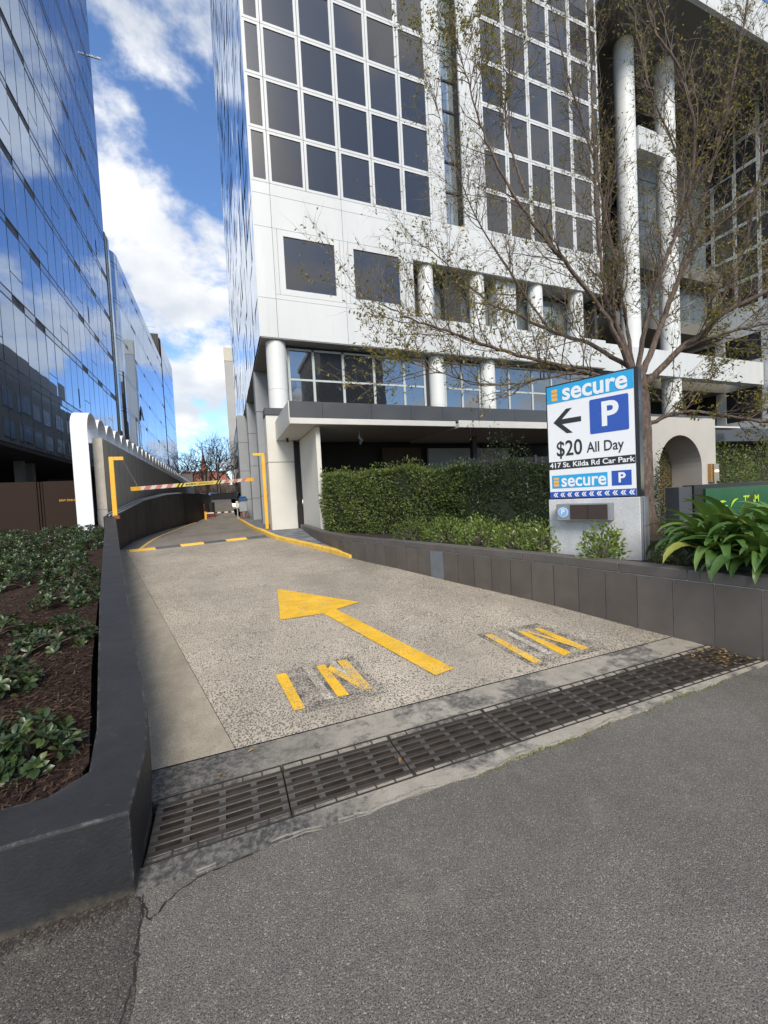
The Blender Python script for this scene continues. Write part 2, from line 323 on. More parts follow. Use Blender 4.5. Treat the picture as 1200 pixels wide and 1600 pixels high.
M['moss'] = simple('moss', (.13, .14, .03), .9, .4, 30, bump=.8)
# sign materials
def flat(name, c, rough=.3, spec=.5): return simple(name, c, rough, .02, 2, fine=.01, spec=spec)
M['s_white'] = flat('sign_white', (.80, .82, .85)); M['s_cyan'] = flat('sign_cyan', (.02, .36, .70)); M['s_blue'] = flat('sign_blue', (.022, .085, .42))
M['s_black'] = flat('sign_black', (.010, .010, .011)); M['s_ink'] = flat('sign_ink', (.018, .018, .018)); M['s_orange'] = flat('sign_orange', (.85, .42, .06))
M['s_base'] = smooth_concrete('sign_plinth', (.62, .63, .635), (.52, .53, .54), (2, 2, .6), 90)
M['s_steel'] = simple('plinth_steel', (.33, .34, .36), .4, .1, 3, metal=.6)
M['s_pale'] = flat('logo_pale_blue', (.22, .42, .72)); M['s_green'] = flat('sign_green', (.008, .085, .032), .25); M['s_lime'] = flat('sign_lime', (.42, .62, .02))
M['s_display'] = None
n = NT('led_mesh'); br = n.n('ShaderNodeTexBrick'); n.put(n.vec('Object', scale=(60, 60, 60), rot=(R(90), 0, 0)), br.inputs['Vector'])
n.put((.055, .035, .03), br.inputs['Color1']); n.put((.085, .055, .045), br.inputs['Color2']); n.put((.02, .015, .014), br.inputs['Mortar']); br.inputs['Mortar Size'].default_value = .06
M['s_display'] = n.done(n.bsdf(br.outputs[0], .5))
M['lamp_brass'] = simple('lamp_brass', (.50, .28, .10), .35, .1, 6, metal=.6)
M['lamp_glass'] = glass('lamp_glass', (.8, .8, .75), .12, (.18, .16, .12), .1)
n = NT('lamp_glow'); e = n.n('ShaderNodeEmission'); e.inputs['Color'].default_value = (1, .62, .25, 1); e.inputs['Strength'].default_value = 2.5; M['lamp_glow'] = n.done(e.outputs[0])
M['red'] = simple('red_paint', (.15, .018, .018), .45, .1, 3); M['redstripe'] = simple('red_tape', (.50, .20, .17), .5, .15, 9)
M['tape_white'] = simple('white_tape', (.66, .58, .50), .5, .12, 9); M['tape_yellow'] = simple('yellow_tape', (.72, .55, .12), .5, .12, 9)
M['black_plastic'] = simple('black_plastic', (.02, .02, .02), .5, .1, 3); M['steel'] = simple('galvanised', (.42, .43, .44), .4, .1, 6, metal=.5)
M['bin_grey'] = simple('cabinet_grey', (.30, .32, .34), .5, .08, 3); M['bin_blue'] = simple('cabinet_blue', (.03, .09, .22), .45, .1, 3)
M['rust'] = simple('rust_red', (.20, .065, .035), .7, .3, 8)
M['far_stone'] = simple('weathered_facade', (.36, .35, .335), .8, .08, .2); M['far_cream'] = simple('cream_facade', (.50, .46, .38), .8, .08, .2)
M['far_glass'] = glass('far_window', (.6, .7, .85), .2, (.012, .013, .016), .05)
M['dark_pane'] = simple('unlit_pane', (.03, .032, .036), .3, .15, 1)
M['far_brick'] = simple('far_brick', (.15, .105, .075), .85, .2, .6); M['roof_red'] = simple('terracotta_roof', (.30, .10, .06), .8, .15, .5)
M['far_dark'] = simple('far_dark', (.02, .025, .018), .8, .3, 1)
M['car_white'] = simple('car_white', (.70, .71, .72), .25, .03, 1); M['tyre'] = simple('tyre', (.015, .015, .015), .8, .1, 4); M['car_silver'] = simple('car_silver', (.40, .42, .44), .25, .03, 1, metal=.4)

# ------------------------------------------------------------------ geometry helpers
WMX = {}
def setup(o, parent=None, mw=None):
    mw = mw or Matrix.Identity(4); WMX[o] = mw
    if parent is not None:
        o.parent = parent; o.matrix_parent_inverse = WMX[parent].inverted()
    loc, rot, sca = mw.decompose(); o.location = loc; o.rotation_euler = rot.to_euler(); o.scale = sca
    COL.objects.link(o); return o
def tag(o, label=None, cat=None, group=None, kind=None):
    if label: o['label'] = label
    if cat: o['category'] = cat
    if group: o['group'] = group
    if kind: o['kind'] = kind
    return o
def thing(name, label, cat, loc=(0, 0, 0), rz=0.0, group=None):
    o = bpy.data.objects.new(name, None); o.empty_display_size = .2
    setup(o, None, Matrix.Translation(loc) @ Matrix.Rotation(rz, 4, 'Z')); return tag(o, label, cat, group)
class MB:
    def __init__(s): s.v = []; s.f = []; s.mi = []
    def add(s, vs, fs, mi=0):
        b = len(s.v); s.v += [tuple(p) for p in vs]; s.f += [tuple(i + b for i in f) for f in fs]; s.mi += [mi] * len(fs)
    def box(s, x0, x1, y0, y1, z0, z1, mi=0, T=None):
        vs = [(x, y, z) for x in (x0, x1) for y in (y0, y1) for z in (z0, z1)]
        if T is not None: vs = [T @ Vector(p) for p in vs]
        s.add(vs, [(0, 1, 3, 2), (4, 6, 7, 5), (0, 4, 5, 1), (2, 3, 7, 6), (0, 2, 6, 4), (1, 5, 7, 3)], mi)
    def prism(s, pts, z0, z1, mi=0):
        k = len(pts); a = sum(pts[i][0] * pts[(i + 1) % k][1] - pts[(i + 1) % k][0] * pts[i][1] for i in range(k))
        if a < 0: pts = pts[::-1]
        g = (lambda z, p: z(p[0], p[1]) if callable(z) else z)
        s.add([(p[0], p[1], g(z0, p)) for p in pts] + [(p[0], p[1], g(z1, p)) for p in pts],
              [tuple(range(k - 1, -1, -1)), tuple(range(k, 2 * k))] + [(i, (i + 1) % k, k + (i + 1) % k, k + i) for i in range(k)], mi)
    def tube(s, pts, rad, sides=6, mi=0, cap=True):
        pts = [Vector(p) for p in pts]; k = len(pts)
        if not isinstance(rad, (list, tuple)): rad = [rad] * k
        b = len(s.v); up = Vector((0, 0, 1))
        for i, p in enumerate(pts):
            t = (pts[min(i + 1, k - 1)] - pts[max(i - 1, 0)])
            t = t.normalized() if t.length > 1e-9 else up
            a = t.cross(up if abs(t.z) < .95 else Vector((1, 0, 0))).normalized(); c = t.cross(a)
            for j in range(sides):
                an = 2 * math.pi * j / sides; q = p + (a * math.cos(an) + c * math.sin(an)) * rad[i]; s.v.append((q.x, q.y, q.z))
        for i in range(k - 1):
            for j in range(sides):
                s.f.append((b + i * sides + j, b + i * sides + (j + 1) % sides, b + (i + 1) * sides + (j + 1) % sides, b + (i + 1) * sides + j)); s.mi.append(mi)
        if cap:
            s.f.append(tuple(b + j for j in range(sides - 1, -1, -1))); s.mi.append(mi)
            s.f.append(tuple(b + (k - 1) * sides + j for j in range(sides))); s.mi.append(mi)
    def cyl(s, c, r, z0, z1, sides=20, mi=0): s.tube([(c[0], c[1], z0), (c[0], c[1], z1)], r, sides, mi)
    def mesh(s, name, mats, smooth=False):
        me = bpy.data.meshes.new(name); me.from_pydata(s.v, [], s.f)
        for m in (mats if isinstance(mats, (list, tuple)) else [mats]): me.materials.append(m)
        if len(me.polygons):
            if any(s.mi): me.polygons.foreach_set('material_index', s.mi)
            if smooth: me.polygons.foreach_set('use_smooth', [True] * len(me.polygons))
        me.update()
        if smooth: me.set_sharp_from_angle(angle=R(42))
        return me
    def build(s, name, mats, parent=None, smooth=False, mw=None):
        return setup(bpy.data.objects.new(name, s.mesh(name, mats, smooth)), parent, mw)
def fixn(o):
    bm = bmesh.new(); bm.from_mesh(o.data); bmesh.ops.recalc_face_normals(bm, faces=bm.faces); bm.to_mesh(o.data); bm.free(); return o
def bevel(o, w=.01, seg=1, ang=R(40)):
    md = o.modifiers.new('bevel', 'BEVEL'); md.width = w; md.segments = seg; md.limit_method = 'ANGLE'; md.angle_limit = ang; return o
BOXC = {}
def bo(name, x0, x1, y0, y1, z0, z1, m, parent=None, rot=None, bev=0.0):
    """a box object that shares its mesh with every box of the same size and material"""
    d = (round(x1 - x0, 3), round(y1 - y0, 3), round(z1 - z0, 3)); key = (name, d, m.name, bev)
    if key not in BOXC:
        b = MB(); b.box(-d[0] / 2, d[0] / 2, -d[1] / 2, d[1] / 2, -d[2] / 2, d[2] / 2); me = b.mesh(name, m)
        if bev:
            bm = bmesh.new(); bm.from_mesh(me); bmesh.ops.bevel(bm, geom=bm.edges[:], offset=bev, segments=1, affect='EDGES'); bm.to_mesh(me); bm.free()
        BOXC[key] = me
    mw = Matrix.Translation(((x0 + x1) / 2, (y0 + y1) / 2, (z0 + z1) / 2))
    if rot is not None: mw = mw @ Euler(rot).to_matrix().to_4x4()
    return setup(bpy.data.objects.new(name, BOXC[key]), parent, mw)
def frame_mesh(w, h, b, d):
    m = MB(); m.box(-w / 2, w / 2, -d / 2, d / 2, -h / 2, -h / 2 + b); m.box(-w / 2, w / 2, -d / 2, d / 2, h / 2 - b, h / 2)
    m.box(-w / 2, -w / 2 + b, -d / 2, d / 2, -h / 2 + b, h / 2 - b); m.box(w / 2 - b, w / 2, -d / 2, d / 2, -h / 2 + b, h / 2 - b); return m
FRC = {}
def window(x0, x1, z0, z1, y, b, mf, mp, parent, d=.06, axis='x', name='window', depth=.03, pane='pane'):
    """window whose frame face is at y (axis x) or whose plane is x=y (axis y, x0..x1 run along Y, facing -X)"""
    key = (round(x1 - x0, 3), round(z1 - z0, 3), b, d, mf.name)
    if key not in FRC: FRC[key] = frame_mesh(x1 - x0, z1 - z0, b, d).mesh(name, mf)
    c = ((x0 + x1) / 2, (z0 + z1) / 2)
    rz = 0 if axis == 'x' else R(-90)
    pos = (c[0], y + d / 2, c[1]) if axis == 'x' else (y + d / 2, c[0], c[1])
    fr = setup(bpy.data.objects.new(name, FRC[key]), parent, Matrix.Translation(pos) @ Matrix.Rotation(rz, 4, 'Z'))
    j = (random.uniform(-.0025, .0025), 0, random.uniform(-.0025, .0025))
    if axis == 'x': bo(pane, x0 + b, x1 - b, y + depth, y + depth + .02, z0 + b, z1 - b, mp, fr, j)
    else: bo(pane, y + depth, y + depth + .02, x0 + b, x1 - b, z0 + b, z1 - b, mp, fr, (0, j[0], j[2]))
    return fr
def text(body, size, mat, parent, mw, name='lettering', bold=0.0, sx=1.0, align='CENTER', ext=.001):
    cu = bpy.data.curves.new(name, 'FONT'); cu.body = body; cu.size = size; cu.offset = bold; cu.extrude = ext; cu.align_x = align; cu.align_y = 'CENTER'
    cu.resolution_u = 4; cu.materials.append(mat)
    t_ = bpy.data.objects.new(name, cu); me = bpy.data.meshes.new_from_object(t_); me.name = name; bpy.data.objects.remove(t_); o = bpy.data.objects.new(name, me); return setup(o, parent, mw @ Matrix.Diagonal((sx, 1, 1, 1)))
def zg(y):
    if y < 2.4: return 0.0
    if y < 16: return .034 * (y - 2.4)
    if y < 32: return .4624
    return min(.4624 + (y - 32) * .08, 2.32)
def lerp(a, b, t): return a + (b - a) * t
def resample(pts, step):
    out = [Vector(pts[0])]
    for a, b in zip(pts, pts[1:]):
        a, b = Vector(a), Vector(b); k = max(1, round((b - a).length / step))
        out += [a.lerp(b, i / k) for i in range(1, k + 1)]
    return out

# ================================================================== SETTING
def structure(o): o['kind'] = 'structure'; return o
def sheet(name, pts, z, m):
    b = MB(); g = (lambda x, y: z(x, y)) if callable(z) else (lambda x, y: z)
    b.add([(p[0], p[1], g(p[0], p[1])) for p in pts], [tuple(range(len(pts)))]); o = b.build(name, m)
    if o.data.polygons[0].normal.z < 0: o.data.flip_normals()
    return structure(o)
sheet('ground', [(-400, -400), (400, -400), (400, 400), (-400, 400)], -.30, M['ground'])
# footpath with an uneven front edge against the apron
b = MB(); xs = [-30] + [x * .12 for x in range(-20, 50)] + [30]
b.add([(x, -9, 0) for x in xs] + [(x, 1.872 + (.03 * max(0, x - 1.2) if x < 6 else .12) + random.uniform(-.012, .012), 0) for x in xs],
      [(i, i + 1, len(xs) + i + 1, len(xs) + i) for i in range(len(xs) - 1)])
structure(b.build('footpath', M['asphalt']))
sheet('footpath_patch', [(-12, 1.868), (-.43, 1.868), (-.40, 1.80), (-.36, 1.45), (-.42, 1.1), (-.50, .7), (-.6, -1), (-12, -1)], .004, M['asphalt_dark'])
sheet('street', [(-60, -26), (60, -26), (60, -9.3), (-60, -9.3)], -.12, M['asphalt'])
# apron round the drain
apr = MB()
xs = [-.52 + i * .078 for i in range(62)]
def edge(x): return 1.874 + .03 * max(0, x - 1.2) + .010 * math.sin(x * 9) + .006 * math.sin(x * 31)
for i in range(61):
    xa, xb = xs[i], xs[i + 1]
    if xb > 4.2: continue
    apr.add([(xa, edge(xa), .006), (xb, edge(xb), .006), (xb, 1.985, .010), (xa, 1.985, .010)], [(0, 1, 2, 3)])
    apr.add([(xa, edge(xa), -.03), (xb, edge(xb), -.03), (xb, edge(xb), .006), (xa, edge(xa), .006)], [(0, 1, 2, 3)])
apr.box(-.56, 4.1, 2.415, 2.695, -.06, .010)
structure(apr.build('apron', M['apron']))
crk = MB(); cp = [Vector((-.42, 1.86, .005)), Vector((-.36, 1.72, .005)), Vector((-.28, 1.80, .005)), Vector((-.18, 1.845, .005)), Vector((.02, 1.862, .005))]
cq = [Vector((-.40, 1.85, .006)), Vector((-.375, 1.5, .006)), Vector((-.42, 1.2, .006)), Vector((-.47, .9, .006)), Vector((-.52, .55, .006))]
for pts_ in (cp, cq):
    pp_ = resample(pts_, .02); pp_ = [p + Vector((random.gauss(0, .004), random.gauss(0, .003), 0)) for p in pp_]
    for a_, c_ in zip(pp_, pp_[1:]):
        t_ = (c_ - a_).normalized(); q_ = Vector((-t_.y, t_.x, 0)) * random.uniform(.0012, .0042); crk.add([a_ - q_, c_ - q_, c_ + q_, a_ + q_], [(0, 1, 2, 3)])
structure(crk.build('footpath_crack', M['iron_dark']))
lip = MB()
for i in range(50):
    xa, xb = xs[i], xs[i + 1]
    if i < 3 or random.random() < .25: continue
    wa, wb = random.uniform(.004, .022), random.uniform(.004, .022); e0, e1 = edge(xa) + .002, edge(xb) + .002
    lip.add([(xa, e0 - .006, -.002), (xb, e1 - .006, -.002), (xb, e1 + wb, .011), (xa, e0 + wa, .011)], [(0, 1, 2, 3)])
structure(lip.build('apron_lip', M['lip']))
sheet('drain_channel', [(-.43, 1.98), (4.2, 1.98), (4.2, 2.42), (-.43, 2.42)], -.055, M['iron_dark'])
# driveway
def kx(y):   # right face of the kerb wall at ground
    return -.5 - (y - 2.73) * .2263 if y > 2.73 else -.45
def jx(y): return -.03 - (y - 2.7) * .2475
def tx(y):   # foot of the tile wall
    P = [(1.85, 4.30), (2.01, 4.24), (2.93, 4.02), (4.16, 3.81), (5.69, 3.39), (7.2, 3.02), (8.7, 2.55), (11, 2.40), (13, 2.48), (15.4, 2.62)]
    for (a, xa), (c, xc) in zip(P, P[1:]):
        if y <= c: return lerp(xa, xc, (y - a) / (c - a))
    return P[-1][1]
ys = [2.7 + i * .35 for i in range(33)]
def ribbon(name, fl, fr, ys, m, dz=0.0):
    b = MB(); k = 4
    for y in ys:
        for i in range(k + 1): b.v.append((lerp(fl(y), fr(y), i / k), y, zg(y) + dz))
    for r in range(len(ys) - 1):
        for i in range(k): b.f.append((r * (k + 1) + i, r * (k + 1) + i + 1, (r + 1) * (k + 1) + i + 1, (r + 1) * (k + 1) + i)); b.mi.append(0)
    return structure(b.build(name, m))
ribbon('driveway_gutter', lambda y: kx(y) - .05, lambda y: jx(y) - .002, ys, M['strip'], .004)
ribbon('driveway', lambda y: jx(y) + .002, lambda y: min(tx(y) + .05, 9), ys, M['drive'], .004)
ribbon('driveway_bed', lambda y: kx(y) - .1, lambda y: tx(y) + .1, [2.69, 5, 8, 11, 14], M['iron_dark'], -.02)
ly = [13.85 + i * 1.0 for i in range(42)]
def lane_l(y): return [(-2.99, -3.1)][0][0] if y < 19 else max(-3.0, lerp(-3.0, -1.5, min(1, (y - 19) / 13.5)))
def lane_r(y): return lerp(1.44, .95, min(1, (y - 13.4) / 10)) + .12 if y < 34 else .75
ribbon('lane', lambda y: lane_l(y) - .3, lane_r, ly, M['lane'], .002)
def yl(y): return lerp(-2.40, -2.45, (y - 13) / 5) if y < 18 else lerp(-2.45, -2.20, (y - 18) / 8.2) if y < 26.2 else lerp(-2.20, -1.93, (y - 26.2) / 6)
ribbon('lane_shoulder', lambda y: lane_l(y) - .2, lambda y: yl(y) - .04, [13.9 + i for i in range(19)], M['shoulder'], .006)
ribbon('lane_line', lambda y: yl(y) - .05, lambda y: yl(y) + .05, [13.7 + i for i in range(19)], M['yel_line'], .010)
sheet('upper_street', [(-60, 55.8), (60, 55.8), (60, 200), (-60, 200)], 2.30, M['asphalt'])
# garden bed
def bedz(y): return .31 + (y - 2.1) * .06
def bank(x, y): return bedz(y) + .012 * math.sin(x * 3.1 + y * 2) + .01 * math.sin(y * 5 - x)
def grid(name, xf, x1f, ys, nx, zf, m):
    b = MB()
    for y in ys:
        for i in range(nx + 1):
            x = lerp(xf(y), x1f(y), i / nx); b.v.append((x, y, zf(x, y)))
    for r in range(len(ys) - 1):
        for i in range(nx): b.f.append((r * (nx + 1) + i, r * (nx + 1) + i + 1, (r + 1) * (nx + 1) + i + 1, (r + 1) * (nx + 1) + i)); b.mi.append(0)
    return structure(b.build(name, m, smooth=True))
def ktop(y): return .345 if y < 2.3 else .345 + (y - 2.3) * .0915
def kin(y): return -.66 if y < 2.3 else lerp(-.66, -.72, (y - 2.3) / .25) if y < 2.55 else lerp(-.72, -.98, (y - 2.55) / 1.05) if y < 3.6 else -.98 - (y - 3.6) * .2187
grid('garden_bed', lambda y: -14, lambda y: kin(y) - .02 if y > 2.2 else -.75, [2.05 + i * .3 for i in range(46)], 40, bank, M['mulch'])
sheet('planter_soil', [(4.95, -.6), (16, -.6), (16, 16), (2.7, 15.3), (2.6, 13), (2.52, 11), (2.7, 8.7), (3.15, 7.2), (3.5, 5.69), (3.95, 4.16), (4.15, 2.93), (4.34, 2.0)], .62, M['soil'])
# kerb wall beside the bed
kw = MB(); ko = [(-14, 1.87), (-.43, 1.87), (-.44, 2.33), (-.5, 2.73), (-1.07, 5.25), (-1.8, 8.5), (-2.95, 13.75)]
ki = [(-14, 2.12), (-.78, 2.12), (-.665, 2.24), (-.72, 2.60), (-1.335, 5.25), (-2.05, 8.5), (-3.2, 13.75)]
for p, q in zip(ko, ki):
    t = ktop(p[1]); kw.v += [(p[0], p[1], -.1), (p[0], p[1], t), (q[0], q[1], t), (q[0], q[1], -.1)]
for i in range(len(ko) - 1):
    for j in range(3): kw.f.append((4 * i + j, 4 * i + j + 1, 4 * i + 5 + j, 4 * i + 4 + j)); kw.mi.append(0)
kw.f.append((24, 25, 26, 27)); kw.mi.append(0)
o = fixn(kw.build('garden_kerb_wall', M['kerb'])); bevel(o, .012, 2, R(30))
tag(o, 'low charcoal painted wall between the mulch bed and the driveway, corner at the drain', 'low wall')
# ------------------------------------------------------------------ drain grates
gx = [-.425, .215, .885, 1.60, 2.31, 3.02, 3.70, 4.13]
gl = ['leftmost, touching the charcoal wall corner', 'second from the charcoal wall, with a yellow leaf on it', 'third from the charcoal wall, left of the arrow tail', 'fourth from the charcoal wall, below the arrow tail',
      'fifth from the charcoal wall, below the right IN', 'second from the tiled wall', 'short end piece filled with leaves against the tiled wall']
for i in range(7):
    x0, x1 = gx[i] + .0025, gx[i + 1] - .0025
    g = thing('drain_grate', 'cast iron slotted drain grate, ' + gl[i], 'drain grate', (x0, 2.2, 0), group='drain grates across the driveway entry')
    cols = 4 if i < 6 else 2; cw = (x1 - x0) / cols
    for j in range(6):
        yy = 2.045 + j * .0625
        bo('bar', x0, x1, yy - .0165, yy + .0165, -.03, .008, M['iron'], g, bev=.003)
    for c in range(cols + 1):
        xx = x0 + c * cw; xx = min(max(xx, x0 + .018), x1 - .018)
        bo('cross_rib', xx - .016, xx + .016, 2.05, 2.355, -.03, .004, M['iron_rib'], g)
    fm = MB()
    for yy in (1.990, 2.412):
        fm.box(x0, x1, yy - .003, yy + .003, -.04, .014)
        k = 6 if i < 6 else 4
        ye = 2.026 if yy < 2.2 else 2.376
        for c in range(k + 1):
            xx = lerp(x0 + .004, x1 - .004, c / k); fm.box(xx - .0035, xx + .0035, min(yy, ye), max(yy, ye), -.04, .0135)
    fm.build('edge_frame', M['iron'], g)['kind'] = 'stuff'
    dm = MB()
    for yy in (2.006, 2.394): dm.box(x0, x1, yy - .013, yy + .013, -.04, .009)
    dm.build('mortar_infill', M['apron'], g)['kind'] = 'stuff'
    db = MB()
    for j in range(5):
        yy = 2.076 + j * .0625
        for c in range(cols):
            if random.random() < .65:
                xa = x0 + c * cw + .03 + random.random() * .04; db.box(xa, xa + cw * random.uniform(.3, .6), yy - .012, yy + .012, -.05, -.028 + random.uniform(-.01, .006))
    db.build('trapped_debris', M['debris'], g)['kind'] = 'stuff'
# ------------------------------------------------------------------ road markings (painted sheets 4 mm proud)
def paint(name, pts, m, dz=.008):
    cx = sum(p[0] for p in pts) / len(pts); b = MB()
    b.add([(p[0], p[1], zg(p[1]) + dz) for p in pts], [tuple(range(len(pts)))]); o = b.build(name, m)
    if o.data.polygons[0].normal.z < 0: o.data.flip_normals()
    return structure(o)
paint('painted_arrow', [(.71, 6.73), (.55, 5.11), (1.09, 5.10), (1.56, 3.00), (1.77, 3.04), (1.28, 5.20), (1.66, 5.36)], M['yel_arrow'], .012)
paint('blackout_patch', [(.36, 3.68), (1.04, 3.70), (1.10, 2.93), (.44, 2.92)], M['black_patch'])
paint('blackout_patch', [(2.40, 3.62), (3.18, 3.60), (3.28, 2.78), (2.40, 2.76)], M['black_patch'])
paint('painted_letter_stroke', [(.32, 3.61), (.41, 3.62), (.46, 2.97), (.38, 2.97)], M['yel_letter'], .012)
paint('painted_letter_stroke', [(.68, 3.62), (.76, 3.63), (.81, 3.01), (.72, 3.02)], M['yel_letter'], .012)
paint('painted_letter_stroke', [(.88, 3.64), (.97, 3.64), (1.01, 3.02), (.92, 3.04)], M['yel_faded'], .012)
paint('painted_letter_stroke', [(.75, 3.50), (.80, 3.58), (.96, 3.12), (.92, 3.06)], M['yel_faded'], .016)
paint('old_letter_stroke', [(.56, 3.66), (.63, 3.66), (.69, 3.02), (.62, 3.02)], M['white_faded'], .012)
paint('old_letter_stroke', [(.80, 3.66), (.86, 3.66), (.94, 3.1), (.88, 3.08)], M['white_faded'], .012)
paint('painted_letter_stroke', [(2.45, 3.56), (2.54, 3.56), (2.53, 2.81), (2.44, 2.82)], M['yel_faded'], .012)
paint('painted_letter_stroke', [(2.82, 3.49), (2.89, 3.48), (2.90, 2.84), (2.78, 2.82)], M['yel_letter'], .012)
paint('painted_letter_stroke', [(3.02, 3.47), (3.10, 3.46), (3.12, 2.84), (3.02, 2.84)], M['yel_letter'], .012)
paint('painted_letter_stroke', [(2.88, 3.40), (2.92, 3.46), (3.06, 2.95), (3.02, 2.90)], M['yel_faded'], .016)
paint('old_letter_stroke', [(2.68, 3.58), (2.75, 3.58), (2.74, 2.9), (2.67, 2.9)], M['white_faded'], .012)
# ------------------------------------------------------------------ speed hump
hp = thing('speed_hump', 'low rubber speed hump of yellow and black blocks across the driveway', 'speed hump', (-.7, 13.9, zg(13.9)))
ha, hb = Vector((-2.62, 13.36, 0)), Vector((1.22, 14.44, 0)); hd = (hb - ha).normalized(); hn = Vector((-hd.y, hd.x, 0)); L = (hb - ha).length; k = 6
for i in range(k):
    m = MB(); prof = [(-.20, .0), (-.12, .035), (0, .052), (.12, .035), (.20, 0)]
    for s_ in (i * L / k + .005, (i + 1) * L / k - .005):
        for (o_, z) in prof:
            p = ha + hd * s_ + hn * o_; m.v.append((p.x, p.y, zg(p.y) + z + .002))
    m.f = [(j, j + 1, j + 6, j + 5) for j in range(4)] + [(4, 3, 2, 1, 0), (5, 6, 7, 8, 9)]; m.mi = [0] * 6
    o = fixn(m.build('hump_block', M['yel_kerb'] if i % 2 == 0 else M['shoulder'], hp)); o['label'] = 'yellow block' if i % 2 == 0 else 'black block'
# ------------------------------------------------------------------ yellow kerb and the raised pavement
kp = [(2.52, 8.75), (2.30, 9.9), (2.02, 11.07), (1.72, 12.3), (1.44, 13.39), (1.24, 15.2), (1.06, 17.8), (.98, 21), (.92, 26), (.82, 32.5)]
kb = MB()
P = resample([(x, y, 0) for x, y in kp], .5)
for p in P:
    z = zg(p.y); 
    for dx, dz in ((0, -.03), (.01, .095), (.03, .11), (.14, .11), (.15, -.03)): kb.v.append((p.x + dx, p.y, z + dz + (0 if p.y > 9.2 else -.03)))
for i in range(len(P) - 1):
    for j in range(4): kb.f.append((5 * i + j, 5 * i + j + 1, 5 * i + 6 + j, 5 * i + 5 + j)); kb.mi.append(0)
kb.f.append((0, 1, 2, 3, 4)); kb.mi.append(0)
tag(fixn(kb.build('yellow_kerb', M['yel_kerb'])), 'yellow painted kerb curving along the right of the lane', 'kerb')
pv = [(x + .13, y) for x, y in kp] + [(2.6, 32.5), (2.75, 16), (2.66, 15.4), (2.50, 13), (2.42, 11), (2.56, 8.75)]
b = MB(); ya = [8.8, 9.9, 11.07, 12.3, 13.39, 15.2, 17.8, 21, 26, 32.5]; kxm = dict((y, x) for x, y in kp)
def kx2(y):
    for (xa, a), (xc, c) in zip(kp, kp[1:]):
        if y <= c: return lerp(xa, xc, max(0, (y - a) / (c - a)))
    return kp[-1][0]
ribbon('side_pavement', lambda y: kx2(y) + .12, lambda y: tx(y) + .03 if y < 15.4 else 2.7, ya, M['paving'], .10)
# ------------------------------------------------------------------ tiled planter wall
tw = thing('tiled_planter_wall', 'curved planter wall faced in brown tiles with darker cap stones, right of the driveway', 'planter wall', (3.8, 4.2, 0))
path = resample([(4.85, -.6, 0), (4.62, .4, 0), (4.41, 1.3, 0), (4.24, 2.01, 0), (4.02, 2.93, 0), (3.81, 4.16, 0), (3.39, 5.69, 0), (3.02, 7.2, 0), (2.72, 8.2, 0), (2.52, 9.1, 0), (2.42, 11, 0), (2.46, 12.4, 0), (2.52, 13.6, 0), (2.62, 15.4, 0)], .08)
acc = [0.0]
for a, c in zip(path, path[1:]): acc.append(acc[-1] + (c - a).length)
def at(s_):
    for i in range(len(acc) - 1):
        if s_ <= acc[i + 1]: return path[i].lerp(path[i + 1], (s_ - acc[i]) / (acc[i + 1] - acc[i] + 1e-9))
    return path[-1]
CAPZ = .70
back = MB()
for i, p in enumerate(path):
    t = (path[min(i + 1, len(path) - 1)] - path[max(i - 1, 0)]).normalized(); nn = Vector((t.y, -t.x, 0))  # toward planter
    z0 = zg(p.y) - .05
    for o_, z in ((.001, z0), (.001, CAPZ - .03), (.17, CAPZ - .03), (.17, z0)): q = p + nn * o_; back.v.append((q.x, q.y, z))
for i in range(len(path) - 1):
    for j in range(3): back.f.append((4 * i + j, 4 * i + j + 1, 4 * i + 5 + j, 4 * i + 4 + j)); back.mi.append(0)
fixn(back.build('wall_core', M['grout'], tw))
s_ = 0.05; k = 0
while s_ + .33 < acc[-1]:
    wd = random.choice((.33, .33, .33, .34))
    a, c = at(s_ + .006), at(s_ + wd - .006); t = (c - a).normalized(); nn = Vector((t.y, -t.x, 0)); ln = (c - a).length
    zl = zg((a.y + c.y) / 2) + (.06 if a.y > 9.5 else 0) - .02; mw = Matrix.Translation((a + c) / 2) @ Matrix.Rotation(math.atan2(t.y, t.x), 4, 'Z')
    m = MB(); m.box(-ln / 2, ln / 2, -.0035, .014, zl, CAPZ - .109)
    pm = Vector(((a.x + c.x) / 2, (a.y + c.y) / 2, 0)); blue = abs(pm.y - 6.03) < .17
    o = m.build('tile', M['tile_blue'] if blue else M['tile'], tw, mw=mw)
    if blue: o['label'] = 'blue-grey replacement tile'
    s_ += wd; k += 1
s_ = 0.05
while s_ + .62 < acc[-1]:
    a, c = at(s_ + .003), at(s_ + .637); t = (c - a).normalized(); nn = Vector((t.y, -t.x, 0)); ln = (c - a).length
    mid_ = at(s_ + .32); mm = (a + c) / 2
    m = MB(); pts = [a - nn * .012, mid_ - nn * .012, c - nn * .012, c + nn * .20, mid_ + nn * .20, a + nn * .20]
    m.prism([(p.x, p.y) for p in pts], CAPZ - .10, CAPZ); o = m.build('cap_stone', M['cap'], tw); bevel(o, .006)
    s_ += .64
